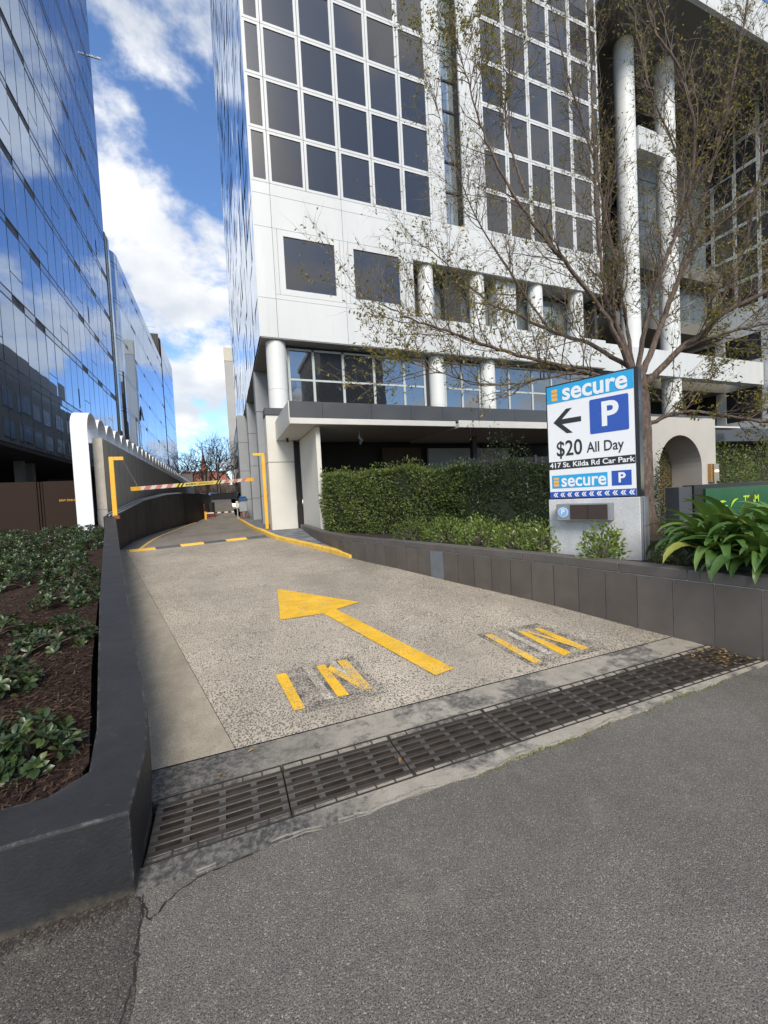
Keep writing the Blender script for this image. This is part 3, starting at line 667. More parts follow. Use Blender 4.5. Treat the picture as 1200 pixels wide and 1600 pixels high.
# ================================================================== WHITE OFFICE BUILDING
wb = thing('office_building', 'white panelled office building with dark square windows and a mirrored side facade', 'building', (1.63, 16, .46))
FY = 16.0
mbk = MB()
mbk.box(1.70, 8.18, FY + .09, FY + .5, 7.86, 81); mbk.box(8.18, 9.96, FY + .09, FY + .5, 11.92, 81); mbk.box(8.18, 9.96, FY + .095, FY + .5, 7.87, 8.99); mbk.box(10.90, 19.47, FY + .09, FY + .5, 11.72, 50)
mbk.box(10.0, 10.88, FY + .58, FY + .9, 7.86, 50); mbk.box(9.96, 10.90, FY + .45, FY + .58, 28.4, 50)
o = mbk.build('wall_core', M['joint'], wb)
def panel(x0, x1, z0, z1, y=FY, m=None, g=.007): return bo('wall_panel', x0 + g, x1 - g, y, y + .085, z0 + g, z1 - g, m or M['panel'], wb)
cx = [1.63, 2.30, 5.09, 7.88, 9.98]
for a, c in zip(cx, cx[1:]):
    panel(a, c, 13.15, 13.58); panel(a, c, 11.94, 13.15)
panel(1.63, 2.30, 9.30, 11.94)
for x0, x1, f0, f1 in ((2.30, 5.09, 2.47, 4.93), (5.09, 7.88, 5.27, 7.75)):
    panel(x0, f0, 9.48, 11.94, g=.005); panel(f1, x1, 9.48, 11.94, g=.005); panel(x0, x1, 9.30, 9.48, g=.005)
    window(f0 + .006, f1 - .006, 9.487, 11.933, FY, .225, M['panel'], M['g_win'], wb, d=.08, depth=.035)
panel(7.88, 8.19, 9.30, 11.94)
for a, c in zip([1.63, 2.30, 5.09, 7.88, 10.67, 13.46, 16.25], [2.30, 5.09, 7.88, 10.67, 13.46, 16.25, 19.47]): panel(a, c, 7.83, 9.30)
for a, c in zip([9.98, 12.04, 14.79, 17.53], [12.04, 14.79, 17.53, 19.47]): panel(a, c, 11.70, 13.58)
panel(8.19, 9.98, 11.70, 11.94)
# window grids
rows = [13.58 + 1.935 * k for k in range(8)]
def gridwin(xe, rows, nr, y, axis='x', parent=wb):
    for r in range(nr):
        for a, c in zip(xe, xe[1:]):
            f = window(min(a, c) + .010, max(a, c) - .010, rows[r] + .010, rows[r + 1] - .010 if r + 1 < len(rows) else rows[r] + 1.92, y, .098, M['panel'], M['g_win'], parent, d=.085, axis=axis, depth=.025)
gridwin([1.63, 2.30, 3.69, 5.09, 6.49, 7.88, 9.27], rows, 8, FY)
gridwin([12.04, 13.43, 14.79, 16.15, 17.53, 18.89, 19.47], rows, 8, FY)
for r in range(8):
    panel(9.27, 9.98, rows[r], rows[r] + 1.935); panel(10.90, 12.04, rows[r], rows[r] + 1.935)
bo('wall_panel', 1.63, 9.98, FY + .01, FY + .09, 29.08, 81, M['panel'], wb); bo('wall_panel', 10.9, 19.47, FY + .01, FY + .09, 29.08, 40, M['panel'], wb)
# recessed glazed slot
zz_ = 11.72
for r, h in enumerate([1.35, 2.27] * 5):
    if zz_ > 28: break
    bo('slot_pane', 10.0, 10.5, FY + .50, FY + .53, zz_ + .05, zz_ + h, M['g_strip'], wb); bo('slot_pane', 10.51, 10.88, FY + .50, FY + .53, zz_ + .05, zz_ + h, M['g_strip'], wb)
    bo('slot_transom', 9.985, 10.895, FY + .46, FY + .54, zz_ - .03, zz_ + .05, M['mull_dark'], wb); zz_ += h
bo('slot_cheek', 9.90, 9.975, FY + .09, FY + .6, 11.72, 28.4, M['panel'], wb); bo('slot_cheek', 10.905, 10.98, FY + .09, FY + .6, 11.72, 28.4, M['panel'], wb)
# loggia
bo('loggia_floor', 8.19, 19.4, FY + .09, FY + 1.4, 9.0, 9.29, M['panel'], wb); bo('loggia_ceiling', 8.19, 19.4, FY + .09, FY + 1.4, 11.71, 11.9, M['soffit'], wb)
for a, c in ((8.19, 9.2), (9.2, 10.4), (10.4, 11.7), (11.7, 12.75), (14.0, 15.4), (15.4, 16.8), (16.8, 18.2)):
    bo('loggia_pane', a + .03, c - .03, FY + 1.0, FY + 1.03, 9.3, 11.45, M['g_strip'], wb)
bo('loggia_back', 8.19, 19.4, FY + 1.06, FY + 1.3, 9.29, 11.71, M['joint'], wb); bo('loggia_pier', 12.76, 13.92, FY + .35, FY + 1.0, 9.29, 11.7, M['panel'], wb)
def column(name, c, r, z0, z1, m, parent, sides=28, joints=()):
    b = MB(); zs = [z0] + list(joints) + [z1]
    for a, d in zip(zs, zs[1:]): b.cyl(c, r, a + .006, d - .006, sides)
    b.cyl(c, r - .012, z0, z1, sides)
    o = b.build(name, m, parent, smooth=False)
    o.data.polygons.foreach_set('use_smooth', [True] * len(o.data.polygons)); o.data.set_sharp_from_angle(angle=R(42))
    return o
for x in (8.98, 11.70, 15.2, 17.9): column('round_column', (x, FY + .45), .36, 9.29, 11.71, M['column'], wb)
# lobby ribbon window under the overhang
LY = FY + .62
rw = bo('ribbon_window', 2.72, 19.2, LY + .04, LY + .3, 3.9, 7.80, M['joint'], wb)
edges = [2.72, 3.72, 4.98, 6.36, 7.78, 8.80, None, 9.86, 10.78, 11.75, None, 12.62, 13.5, 14.95, 16.2, 17.6, 19.0]
for a, c in zip(edges, edges[1:]):
    if a is None or c is None: continue
    for z0, z1 in ((4.2, 6.42), (6.50, 7.62)):
        bo('glass_pane', a + .05, c - .05, LY, LY + .02, z0, z1, M['g_gf'], rw, (random.uniform(-.002, .002), 0, random.uniform(-.003, .003)))
    bo('transom', a + .05, c - .05, LY - .03, LY + .05, 6.42, 6.50, M['frame_grey'], rw); bo('head', a - .05, c + .05, LY - .028, LY + .05, 7.62, 7.70, M['frame_grey'], rw)
for a in edges:
    if a: bo('mullion', a - .05, a + .05, LY - .035, LY + .05, 4.2, 7.62, M['frame_grey'], rw)
bo('soffit', 1.66, 19.4, FY + .02, LY + .3, 7.80, 7.85, M['soffit'], wb)
for x in (9.40, 12.20): column('round_column', (x, FY + .55), .36, 4.3, 7.80, M['column'], wb, joints=(5.6,))
column('round_column', (2.24, FY + .47), .385, 4.9, 7.79, M['column'], wb, joints=(5.93,))
# left mirrored side facade
side = MB(); ycol = [FY + .02 + 1.395 * k for k in range(21)]
zr = [7.83 + .10] + [9.30 + 1.935 * k for k in range(38)]
for a, c in zip(ycol, ycol[1:]):
    for z0, z1 in zip(zr, zr[1:]):
        dx = [random.uniform(-.016, .016) for _ in range(4)]
        q = [(1.63 + dx[0], a + .012, z0 + .012), (1.63 + dx[1], c - .012, z0 + .012), (1.63 + dx[2], c - .012, z1 - .012), (1.63 + dx[3], a + .012, z1 - .012)]
        side.add(q, [(3, 2, 1, 0)])
o = side.build('mirror_glass_panes', M['g_side'], wb); o['kind'] = 'stuff'
bo('side_core', 1.66, 1.69, FY + .1, 43.8, 7.84, 81, M['joint'], wb); bo('side_return', 1.63, 4, 43.95, 44.4, 7.84, 81, M['panel'], wb)
bo('corner_trim', 1.615, 1.66, FY - .004, FY + .02, 7.83, 81, M['panel'], wb)
bo('side_soffit', 1.66, 2.72, LY + .32, 43.9, 7.80, 7.86, M['soffit'], wb)
# ground-floor side wall
sw = bo('side_wall', 2.36, 2.60, FY + .95, 43.9, .46, 7.80, M['joint'], wb)
yy = FY + 1.0
while yy < 42:
    for z0, z1 in ((.6, 2.0), (2.1, 3.7), (3.8, 5.5), (5.6, 7.6)):
        bo('glass_pane', 2.33, 2.35, yy + .04, yy + 1.05, z0, z1, M['g_win'], sw)
    bo('mullion', 2.28, 2.36, yy - .04, yy + .04, .5, 7.8, M['grey_pier'], sw); yy += 1.1
for z in (2.05, 3.75, 5.55): bo('side_transom', 2.29, 2.36, FY + 1, 43, z - .045, z + .045, M['grey_pier'], sw)
for y0, y1, x0 in ((20.15, 20.95, 1.66), (26.4, 27.3, 1.62), (30.3, 31.7, 1.15), (36, 36.9, 1.5), (41, 42, 1.5)):
    p = bo('pier', x0, 2.27, y0, y1, .47, 7.79, M['grey_pier'], wb)
    for z in (1.9, 3.9, 5.9): bo('pier_joint', x0 - .004, 2.26, y0 - .004, y1 - .01, z - .012, z + .012, M['joint'], p)
# corner pillar block
pl = bo('corner_pillar', 1.60, 2.56, 15.58, 16.50, .46, 4.80, M['cream'], wb, bev=.01)
bo('pillar_joint', 1.597, 2.558, 15.577, 16.4, 3.05, 3.07, M['joint'], pl); bo('pillar_cap', 1.57, 2.66, 15.54, 16.3, 4.81, 5.06, M['fascia'], pl)
# courtyard: columns, beam, floors, back wall, roof
for i, x in enumerate((22.6, 26.0)): column('tall_column', (x, FY + .9), .52, 4.0, 26.5, M['column'], wb, 32, (9.3, 13.1, 17, 20.6, 22, 24.3))
bo('beam', 23.15, 25.45, FY + .5, FY + 1.3, 20.65, 21.9, M['panel'], wb)
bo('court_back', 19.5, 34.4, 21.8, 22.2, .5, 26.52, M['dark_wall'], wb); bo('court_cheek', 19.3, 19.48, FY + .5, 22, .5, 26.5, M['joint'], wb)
for z in (7.83, 11.7, 15.5): bo('court_slab', 22.9, 34.4, 18.6, 21.8, z, z + .8, M['olive'], wb)
for x in (26.8, 28.4, 30.0, 31.6, 33.2):
    for z in (12.6, 16.6, 19.3, 22.0): bo('court_pane', x - .79, x + .79, 19.4, 19.43, z, z + 2.65, M['g_strip'], wb)
for x in (20.0, 21.4, 22.8, 24.2): 
    for z in (5.0, 9.2): bo('court_pane', x, x + 1.2, 21.70, 21.74, z, z + 2.4, M['g_win'], wb)
bo('court_beam', 19.47, 34.4, FY + .3, FY + .9, 7.83, 9.3, M['panel'], wb)
bo('roof_slab', 19.49, 46, 14.26, 22.4, 26.505, 26.62, M['olive'], wb); bo('roof_fascia', 19.49, 46, 14.05, 14.25, 26.48, 28.6, M['panel'], wb)
# projecting wing, facing left
WX = 34.5
wy = [22.0, 20.63, 19.23, 17.85, 16.46, 15.08, 13.7, 12.3]
wrows = [13.4 + 1.9 * k for k in range(8)]
bo('wing_core', WX + .10, WX + 3, 11, 22.2, .5, 26.4, M['joint'], wb)
gridwin(wy, wrows, 5, WX, 'y'); gridwin(wy[3:], wrows[5:], 2, WX, 'y')
for z0, z1 in ((11.5, 13.4), (7.85, 9.7)):
    for a, c in zip(wy, wy[1:]): bo('wall_panel', WX, WX + .09, c + .007, a - .007, z0, z1 - .01, M['panel'], wb)
for z0, z1 in ((9.7, 11.5), (5.6, 7.85)):
    for a, c in zip(wy[::2], wy[1::2]):
        bo('wall_panel', WX, WX + .09, c + .007 + .75, c + .75 + .62, z0, z1 - .01, M['panel'], wb)
    for i in range(0, 7, 2):
        c = wy[i + 1] + .75
        if i + 2 < len(wy): bo('wing_pane', WX + .07, WX + .09, wy[i + 2] + 1.4 - 1.4 + .76, c - .02, z0 + .05, z1 - .05, M['g_win'], wb)
bo('wall_panel', WX - .02, WX + .08, 12, 22, .5, 5.6, M['panel'], wb)
bo('roof_parapet', WX - .1, WX + 4, 10.5, 14, 26.65, 28.6, M['panel'], wb)
# ================================================================== restaurant canopy, fin, back
cn = thing('entrance_canopy', 'long flat canopy with charcoal fascia and pale lip under the lobby windows', 'canopy', (1.93, 12.2, 3.8))
c1 = MB(); c1.prism([(1.93, 15.56), (1.93, 12.25), (7.6, 12.25), (7.6, 15.9), (2.7, 15.9), (2.7, 15.56)], 3.86, 3.95); c1.build('soffit_panel', M['lipwhite'], cn)
c2 = MB(); c2.prism([(7.6, 15.9), (7.6, 12.05), (15.6, 12.05), (15.6, 15.9)], 3.80, 3.95); c2.build('soffit_panel', M['lipwhite'], cn)
for x0, x1, y in ((1.93, 7.6, 12.25), (7.6, 15.6, 12.05)): bo('lip', x0, x1, y - .05, y, 3.86 if x0 < 5 else 3.80, 4.04, M['lipwhite'], cn, bev=.01)
fx = [1.96, 2.95, 4.55, 5.95, 7.15, 8.6, 10.2, 11.8, 13.4, 15.0]
for a, c in zip(fx, fx[1:]): bo('fascia_panel', a + .005, c - .005, 12.28, 12.34, 4.05, 4.55, M['fascia'], cn)
bo('end_panel', 1.925, 1.955, 12.27, 15.56, 3.95, 4.55, M['lipwhite'], cn); bo('roof_deck', 1.96, 15, 12.36, 16.55, 4.45, 4.52, M['fascia'], cn)
bo('spine', 1.97, 15, 12.345, 12.40, 3.96, 4.45, M['joint'], cn)
o = MB(); o.cyl((2.25, 15.0), .05, 3.78, 3.86, 12); o.tube([(2.25, 15.0, 3.80), (2.25, 14.92, 3.74)], .045, 10); cc = o.build('security_camera', M['black_plastic'])
tag(cc, 'small dark security camera under the canopy end beside the corner pillar', 'camera')
o = MB(); o.tube([(4.4, 13.2, 3.86), (4.4, 13.2, 3.6)], .012, 6); o.tube([(4.36, 13.15, 3.62), (4.46, 13.05, 3.48)], .045, 10); o.tube([(4.44, 13.2, 3.52), (4.40, 13.1, 3.40)], .04, 10)
tag(o.build('spotlight', M['steel']), 'small silver twin spotlight hanging under the canopy', 'spotlight')
bo('dark_gap_filler', 2.565, 2.755, 15.5, 15.6, .46, 3.8, M['dark_wall'], wb)  # dark filler added so the gap beside the fin wall looks dark
tag(bo('fin_wall', 2.76, 2.90, 12.55, 15.42, .5, 3.85, M['cream'], bev=.008), 'pale rendered fin wall under the left end of the canopy', 'wall')
rb = thing('restaurant_front', 'dark recessed restaurant frontage behind the hedge under the canopy', 'shopfront', (6, 15, .5))
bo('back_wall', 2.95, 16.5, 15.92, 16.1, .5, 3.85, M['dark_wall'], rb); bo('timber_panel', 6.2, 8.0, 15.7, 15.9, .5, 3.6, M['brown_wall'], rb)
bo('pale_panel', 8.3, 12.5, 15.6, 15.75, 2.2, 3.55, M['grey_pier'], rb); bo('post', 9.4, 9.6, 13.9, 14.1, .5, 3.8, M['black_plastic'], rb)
fs = thing('dark_screen_fence', 'black screen fence rising behind the right end of the hedge', 'fence', (7, 9, .6))
f0, f1 = Vector((5.9, 9.0, 0)), Vector((10.6, 8.2, 0))
for i in range(5):
    a, c = f0.lerp(f1, i / 5), f0.lerp(f1, (i + 1) / 5 - .004); t = (c - a); mw = Matrix.Translation((a + c) / 2) @ Matrix.Rotation(math.atan2(t.y, t.x), 4, 'Z')
    m = MB(); m.box(-t.length / 2, t.length / 2, -.03, .03, .6, 2.42); m.build('fence_panel', M['black_plastic'], fs, mw=mw)
    m = MB(); m.box(-t.length / 2, -t.length / 2 + .06, -.045, .045, .6, 2.47); m.build('fence_post', M['fascia'], fs, mw=mw)
# ------------------------------------------------------------------ portico with arch
pt = thing('arched_portico', 'pale stucco portico with a round arched opening right of the tree', 'portico', (12.8, 8, .6))
m = MB(); X0, X1, ZT, cxp, rad, zs = 11.33, 14.28, 3.45, 12.65, .95, 1.98; A = 20
arc = [(cxp + rad * math.cos(math.pi - math.pi * i / A), zs + rad * math.sin(math.pi * i / A)) for i in range(A + 1)]
inner = [(cxp - rad, .5)] + arc + [(cxp + rad, .5)]
outer = [(X0, .5)] + [(X0 if p[0] < cxp - .6 else X1 if p[0] > cxp + .6 else p[0], ZT if abs(p[0] - cxp) <= .6 else max(p[1], zs)) for p in arc] + [(X1, .5)]
outer = [(X0, .5)] + [(lerp(X0, X1, i / A), ZT) if 4 <= i <= A - 4 else ((X0, lerp(zs, ZT, i / 4)) if i < 4 else (X1, lerp(ZT, zs, (i - (A - 4)) / 4))) for i in range(A + 1)] + [(X1, .5)]
outer[5] = (X0, ZT); outer[A - 3] = (X1, ZT)
k = len(inner)
for y in (8.0, 8.9):
    for p in inner: m.v.append((p[0], y, p[1]))
    for p in outer: m.v.append((p[0], y, p[1]))
for i in range(k - 1):
    m.f += [(i, i + 1, k + i + 1, k + i), (2 * k + i, 3 * k + i, 3 * k + i + 1, 2 * k + i + 1), (i, 2 * k + i, 2 * k + i + 1, i + 1), (k + i, k + i + 1, 3 * k + i + 1, 3 * k + i)]; m.mi += [0] * 4
fixn(m.build('arch_wall', M['portico'], pt))
bo('roof_cap', X0 - .02, X1 + .25, 8.12, 8.95, 3.455, 3.55, M['fascia'], pt); bo('side_return', X1 + .003, X1 + .24, 8.3, 9.3, .5, 3.45, M['fascia'], pt)
dr = bo('door', 12.55, 13.58, 8.93, 8.98, .5, 2.95, M['door'], pt); bo('door_leaf', 11.72, 12.53, 8.94, 8.98, .5, 2.95, M['dark_wall'], pt)
for i in range(4): bo('door_board', 12.6 + i * .245, 12.6 + i * .245 + .23, 8.915, 8.93, .55, 2.9, M['door'], dr)
lm = thing('wall_lamp', 'brass box wall lamp with a small warm glow, on the portico beside its arch', 'lamp', (14.0, 8, 1.6))
bo('back_plate', 13.87, 13.95, 7.90, 7.998, 1.50, 2.06, M['lamp_brass'], lm); bo('shade', 13.955, 14.20, 7.87, 7.99, 1.52, 2.05, M['lamp_glass'], lm); bo('bulb', 14.0, 14.16, 7.855, 7.868, 1.80, 1.86, M['lamp_glow'], lm)
rc = thing('side_canopy', 'dark grey canopy with a thin white edge beyond the portico', 'canopy', (18, 9.6, 3))
bo('fascia', 15.0, 24, 9.9, 13, 3.05, 3.55, M['fascia'], rc, (0, 0, -.08)); bo('white_edge', 14.6, 18.3, 9.4, 9.8, 3.46, 3.52, M['lipwhite'], rc)
bw = thing('dark_garden_wall', 'dark wall behind the bushes beyond the portico', 'wall', (18, 11, .6))
bo('wall', 14.55, 26, 10.9, 11.2, .5, 3.1, M['dark_wall'], bw); bo('brick_panel', 19.2, 24, 10.8, 10.9, 2.4, 3.0, M['brown_wall'], bw)
# ------------------------------------------------------------------ green estate sign
gs = thing('green_signboard', 'low dark green signboard with lime lettering behind the strap-leaved plants', 'sign', (6, 3.4, .6))
bo('frame', 5.62, 9.2, 3.40, 3.55, .62, 1.50, M['s_black'], gs, bev=.006); bo('end_post', 5.36, 5.615, 3.42, 3.60, .6, 1.485, M['fascia'], gs, bev=.006); bo('face_panel', 5.82, 9.1, 3.385, 3.40, .70, 1.445, M['s_green'], gs)
RX = Matrix.Rotation(R(90), 4, 'X')
text('TEAM', .135, M['s_lime'], gs, Matrix.Translation((6.80, 3.382, 1.262)) @ RX, bold=.004, sx=1.05)
def leafshape(cx, cz, a, b_, rot):
    m = MB(); pts = []
    for i in range(9): t = i / 8; pts.append((-a + 2 * a * t, b_ * math.sin(math.pi * t)))
    for i in range(1, 8): t = 1 - i / 8; pts.append((-a + 2 * a * t, b_ * .35 * math.sin(math.pi * t)))
    q = [(cx + x * math.cos(rot) - z * math.sin(rot), 3.381, cz + x * math.sin(rot) + z * math.cos(rot)) for x, z in pts]
    m.add(q, [tuple(range(len(q)))[::-1]]); m.build('logo_leaf', M['s_lime'], gs)
leafshape(6.14, 1.215, .12, .06, .35); leafshape(6.18, 1.16, .11, .05, .35); leafshape(6.42, 1.225, .11, .05, .6); leafshape(6.95, 1.13, .22, .03, 0)
# ================================================================== PYLON SIGN
SRZ = math.atan2(-.916, .40)
ps = thing('pylon_sign', 'tall car park pylon sign with blue P, arrow and price, on a pale concrete plinth', 'sign', (4.25, 4.437, .62), SRZ)
SM = WMX[ps]
def sbox(name, x0, x1, y0, y1, z0, z1, m, parent=ps, bev=0.0):
    b = MB(); b.box(x0, x1, y0, y1, z0, z1); o = b.build(name, m, parent, mw=SM.copy())
    if bev: bevel(o, bev)
    return o
Zb, Zt, SW = .78, 2.33, 1.05        # local heights above .62
sbox('plinth', -.025, 1.085, -.02, .20, -.1, Zb - .005, M['s_base'], bev=.006); sbox('plinth_edge', 1.088, 1.105, .0, .20, -.1, Zb - .01, M['s_steel']); sbox('plinth_edge', 1.108, 1.125, .03, .22, -.1, Zb - .01, M['s_steel'])
cab = sbox('cabinet', -.02, SW + .045, .0, .17, Zb, Zt + .01, M['s_black'], bev=.004)
face = sbox('face_panel', .0, SW, -.012, -.001, Zb + .012, Zt - .012, M['s_white'])
def su(u): return u * SW
def sv(v): return Zt - .012 - v * (Zt - Zb - .024)
def plate(name, u0, u1, v0, v1, m, lvl=1, rnd=0.0, parent=face):
    y = -.012 - .002 * lvl; x0, x1, z0, z1 = su(u0), su(u1), sv(v1), sv(v0); b = MB()
    if rnd:
        pts = []
        for cxx, czz, a0 in ((x1 - rnd, z1 - rnd, 0), (x0 + rnd, z1 - rnd, 90), (x0 + rnd, z0 + rnd, 180), (x1 - rnd, z0 + rnd, 270)):
            for i in range(5): a = R(a0 + i * 22.5); pts.append((cxx + rnd * math.cos(a), czz + rnd * math.sin(a)))
    else: pts = [(x1, z1), (x0, z1), (x0, z0), (x1, z0)]
    n_ = len(pts); b.add([(p[0], y, p[1]) for p in pts] + [(p[0], y + .002, p[1]) for p in pts], [tuple(range(n_))] + [(i, (i + 1) % n_, n_ + (i + 1) % n_, n_ + i) for i in range(n_)])
    return fixn(b.build(name, m, parent, mw=SM.copy()))
def stext(body, u, v, size, m, lvl=2, bold=0.0, sx=1.0, parent=face):
    return text(body, size, m, parent, SM @ Matrix.Translation((su(u), -.0125 - .002 * lvl, sv(v))) @ RX, bold=bold, sx=sx)
plate('header_band', .0, 1.0, .0, .150, M['s_cyan'])
for i in range(3): plate('logo_bar', .062, .135, .030 + i * .036, .058 + i * .036, M['s_orange'], 2, .006)
stext('secure', .568, .072, .318, M['s_white'], 2, .0075, .92)
plate('parking_square', .52, .945, .180, .468, M['s_blue'], 1, .02)
stext('P', .738, .325, .42, M['s_white'], 2, .012, .95)
def poly(name, pts, m, lvl):
    b = MB(); q = [(su(u), -.012 - .002 * lvl, sv(v)) for u, v in pts]; b.add(q, [tuple(range(len(q)))]); return b.build(name, m, face, mw=SM.copy())
poly('arrow', [(.075, .322), (.24, .215), (.315, .215), (.185, .300), (.42, .300), (.42, .344), (.185, .344), (.315, .430), (.24, .430)], M['s_ink'], 1)
stext('$20', .262, .567, .285, M['s_ink'], 1, .0035, .78); stext('All Day', .68, .580, .188, M['s_ink'], 1, .0016, .76)
plate('address_band', .0, 1.0, .672, .742, M['s_ink'])
stext('417 St. Kilda Rd Car Park', .50, .707, .094, M['s_white'], 2, .0016, 1.05)
plate('lower_band', .03, .70, .795, .912, M['s_cyan'])
for i in range(3): plate('logo_bar', .055, .118, .815 + i * .028, .837 + i * .028, M['s_orange'], 2, .004)
stext('secure', .418, .850, .240, M['s_white'], 2, .0045, .88)
plate('parking_square', .745, .955, .790, .912, M['s_blue']); stext('P', .852, .852, .17, M['s_white'], 2, .005, .95)
plate('chevron_band', .0, 1.0, .942, 1.0, M['s_blue'])
for i in range(11):
    u = .045 + i * .088
    for d in (0, .024):
        poly('chevron', [(u + d, .971), (u + d + .020, .952), (u + d + .036, .952), (u + d + .016, .971), (u + d + .036, .990), (u + d + .020, .990)], M['s_white'], 2)
dbx = thing('display_box', 'grey counter box with round blue P badge and dark display, on the pylon plinth', 'display', SM @ Vector((.14, -.02, Zb - .3)), SRZ)
sbox('box', .135, .80, -.16, -.021, Zb - .285, Zb - .065, M['s_steel'], dbx, .005); sbox('display_screen', .315, .765, -.166, -.161, Zb - .27, Zb - .08, M['s_display'], dbx)
sbox('screen_divider', .535, .540, -.169, -.1665, Zb - .27, Zb - .08, M['s_black'], dbx)
m = MB(); m.tube([(.225, -.161, Zb - .175), (.225, -.166, Zb - .175)], .072, 28); bd = m.build('badge', M['s_pale'], dbx, mw=SM.copy())
m = MB(); m.tube([(.225, -.1665, Zb - .175), (.225, -.168, Zb - .175)], .062, 28); m.build('badge_ring', M['s_white'], bd, mw=SM.copy())
m = MB(); m.tube([(.225, -.1685, Zb - .175), (.225, -.1695, Zb - .175)], .056, 28); m.build('badge_disc', M['s_pale'], bd, mw=SM.copy())
text('P', .095, M['s_white'], dbx, SM @ Matrix.Translation((.222, -.171, Zb - .172)) @ RX, bold=.002)
# ================================================================== clearance posts and bar
def post(x, y, z0, z1, arm, label, w=.115):
    t = thing('clearance_post', label, 'post', (x, y, z0), group='yellow height clearance posts'); 
    bo('upright', x - w / 2, x + w / 2, y - .04, y + .04, z0, z1, M['yel_post'], t, bev=.006)
    xa, xb = (x + w / 2 + .002, arm) if arm > x else (arm, x - w / 2 - .002)
    bo('arm', xa, xb, y - .04, y + .04, z1 - .10, z1, M['yel_post'], t, bev=.006); bo('base_bracket', x - .02, x + w / 2 + .05, y - .06, y + .06, z0 - .10, z0, M['rust'], t)
    return t
post(-2.90, 13.5, 1.42, 3.08, -2.60, 'yellow steel clearance post with short arm on the black wall, by the arched wall')
post(1.47, 16.2, .56, 3.47, 1.10, 'tall yellow steel clearance post with short arm at the cream corner pillar')
ba, bb = Vector((-2.66, 14.5, 2.20)), Vector((1.06, 16.3, 2.49))
bar = thing('height_bar', 'striped height clearance bar hanging across the lane between the yellow posts', 'clearance bar', ba.lerp(bb, .5))
bd_ = (bb - ba).normalized(); BL = (bb - ba).length; by = Vector((-bd_.y, bd_.x, 0)).normalized(); bz = bd_.cross(by)
BMX = Matrix(((bd_.x, by.x, bz.x, ba.x), (bd_.y, by.y, bz.y, ba.y), (bd_.z, by.z, bz.z, ba.z), (0, 0, 0, 1))) if bz.z > 0 else Matrix(((bd_.x, -by.x, -bz.x, ba.x), (bd_.y, -by.y, -bz.y, ba.y), (bd_.z, -by.z, -bz.z, ba.z), (0, 0, 0, 1)))
def bbx(name, x0, x1, m, h=.06, d=.04):
    b = MB(); b.box(x0, x1, -d, d, -h, h); return b.build(name, m, bar, mw=BMX.copy())
def stripe(x, w, m, h=.059, sk=.09, nm='stripe'):
    b = MB()
    for y in (-.0425, .0425): b.add([(x, y, -h), (x + w, y, -h), (x + w + sk, y, h), (x + sk, y, h)], [(0, 1, 2, 3)])
    return b.build(nm, m, bar, mw=BMX.copy())
bbx('end_sleeve', 0, .27, M['yel_post'], .063); bbx('tape_wrap', .272, 1.30, M['tape_white']); bbx('centre_sleeve', 1.302, 2.85, M['tape_yellow']); bbx('tape_wrap', 2.852, BL - .29, M['tape_white']); bbx('end_sleeve', BL - .288, BL, M['yel_post'], .063)
for i in range(3): stripe(.33 + i * .33, .17, M['redstripe'])
for i in range(3): stripe(2.95 + i * .33, .17, M['redstripe'])
for x in (1.33, 1.45, 2.66, 2.76): stripe(x, .055, M['s_ink'])
text('MAXIMUM CLEARANCE 2.1m', .09, M['s_ink'], bar, BMX @ Matrix.Translation((2.10, -.043, 0)) @ RX, bold=.001, sx=.82)
ch = MB()
def chain(a, c, k=16):
    a, c = Vector(a), Vector(c)
    for i in range(k):
        p, q = a.lerp(c, i / k), a.lerp(c, (i + .8) / k); ch.tube([p, q], .014 if i % 2 else .009, 5)
chain((-2.62, 13.5, 2.98), (-2.48, 14.5, 2.30)); chain((1.12, 16.2, 3.36), (.98, 16.25, 2.56))
ch.build('chain', M['steel'], bar)
# ================================================================== black wall, arch wall, hoarding
bwall = MB(); ow = [(-2.96, 13.77), (-3.0, 18.8), (-2.8, 24), (-2.56, 30.2), (-1.55, 33.6), (-1.50, 55)]
for i, (x, y) in enumerate(ow):
    z = [1.40, 1.90, 2.25, 2.50, 2.52, 2.9][i]; bwall.v += [(x, y, .2), (x, y, z), (x - .3, y, z), (x - .3, y, .2)]
for i in range(len(ow) - 1):
    for j in range(3): bwall.f.append((4 * i + j, 4 * i + j + 1, 4 * i + 5 + j, 4 * i + 4 + j)); bwall.mi.append(0)
bwall.f.append((0, 1, 2, 3)); bwall.mi.append(0)
tag(fixn(bwall.build('black_lane_wall', M['black_wall'])), 'tall matt black wall along the left of the lane', 'wall')
lw = thing('ledge_rail', 'grey stepped rails running along the top of the black wall', 'rail', (-3.2, 16, 1.6))
for k_, (dx, dz) in enumerate(((-.06, .012), (-.15, .03), (-.24, .05))):
    m = MB(); m.tube([(x + dx, y, z + dz) for (x, y), z in zip(ow[:4], [1.40, 1.90, 2.25, 2.50])], .025, 8); m.build('rail', M['grey_pier'], lw)
aw = thing('scalloped_wall', 'long grey concrete wall topped with a row of white scalloped arches', 'wall', (-3.6, 14.6, .9))
bo('concrete_wall', -3.62, -3.30, 15.0, 55, .5, 3.75, M['concrete_wall'], aw); bo('end_face', -3.55, -3.30, 14.45, 14.995, 1.62, 3.75, M['concrete_pale'], aw); bo('end_base', -3.555, -3.295, 14.44, 14.998, .6, 1.61, M['concrete_wall'], aw)
PI = 1.06; y0 = 14.08; TH = .035
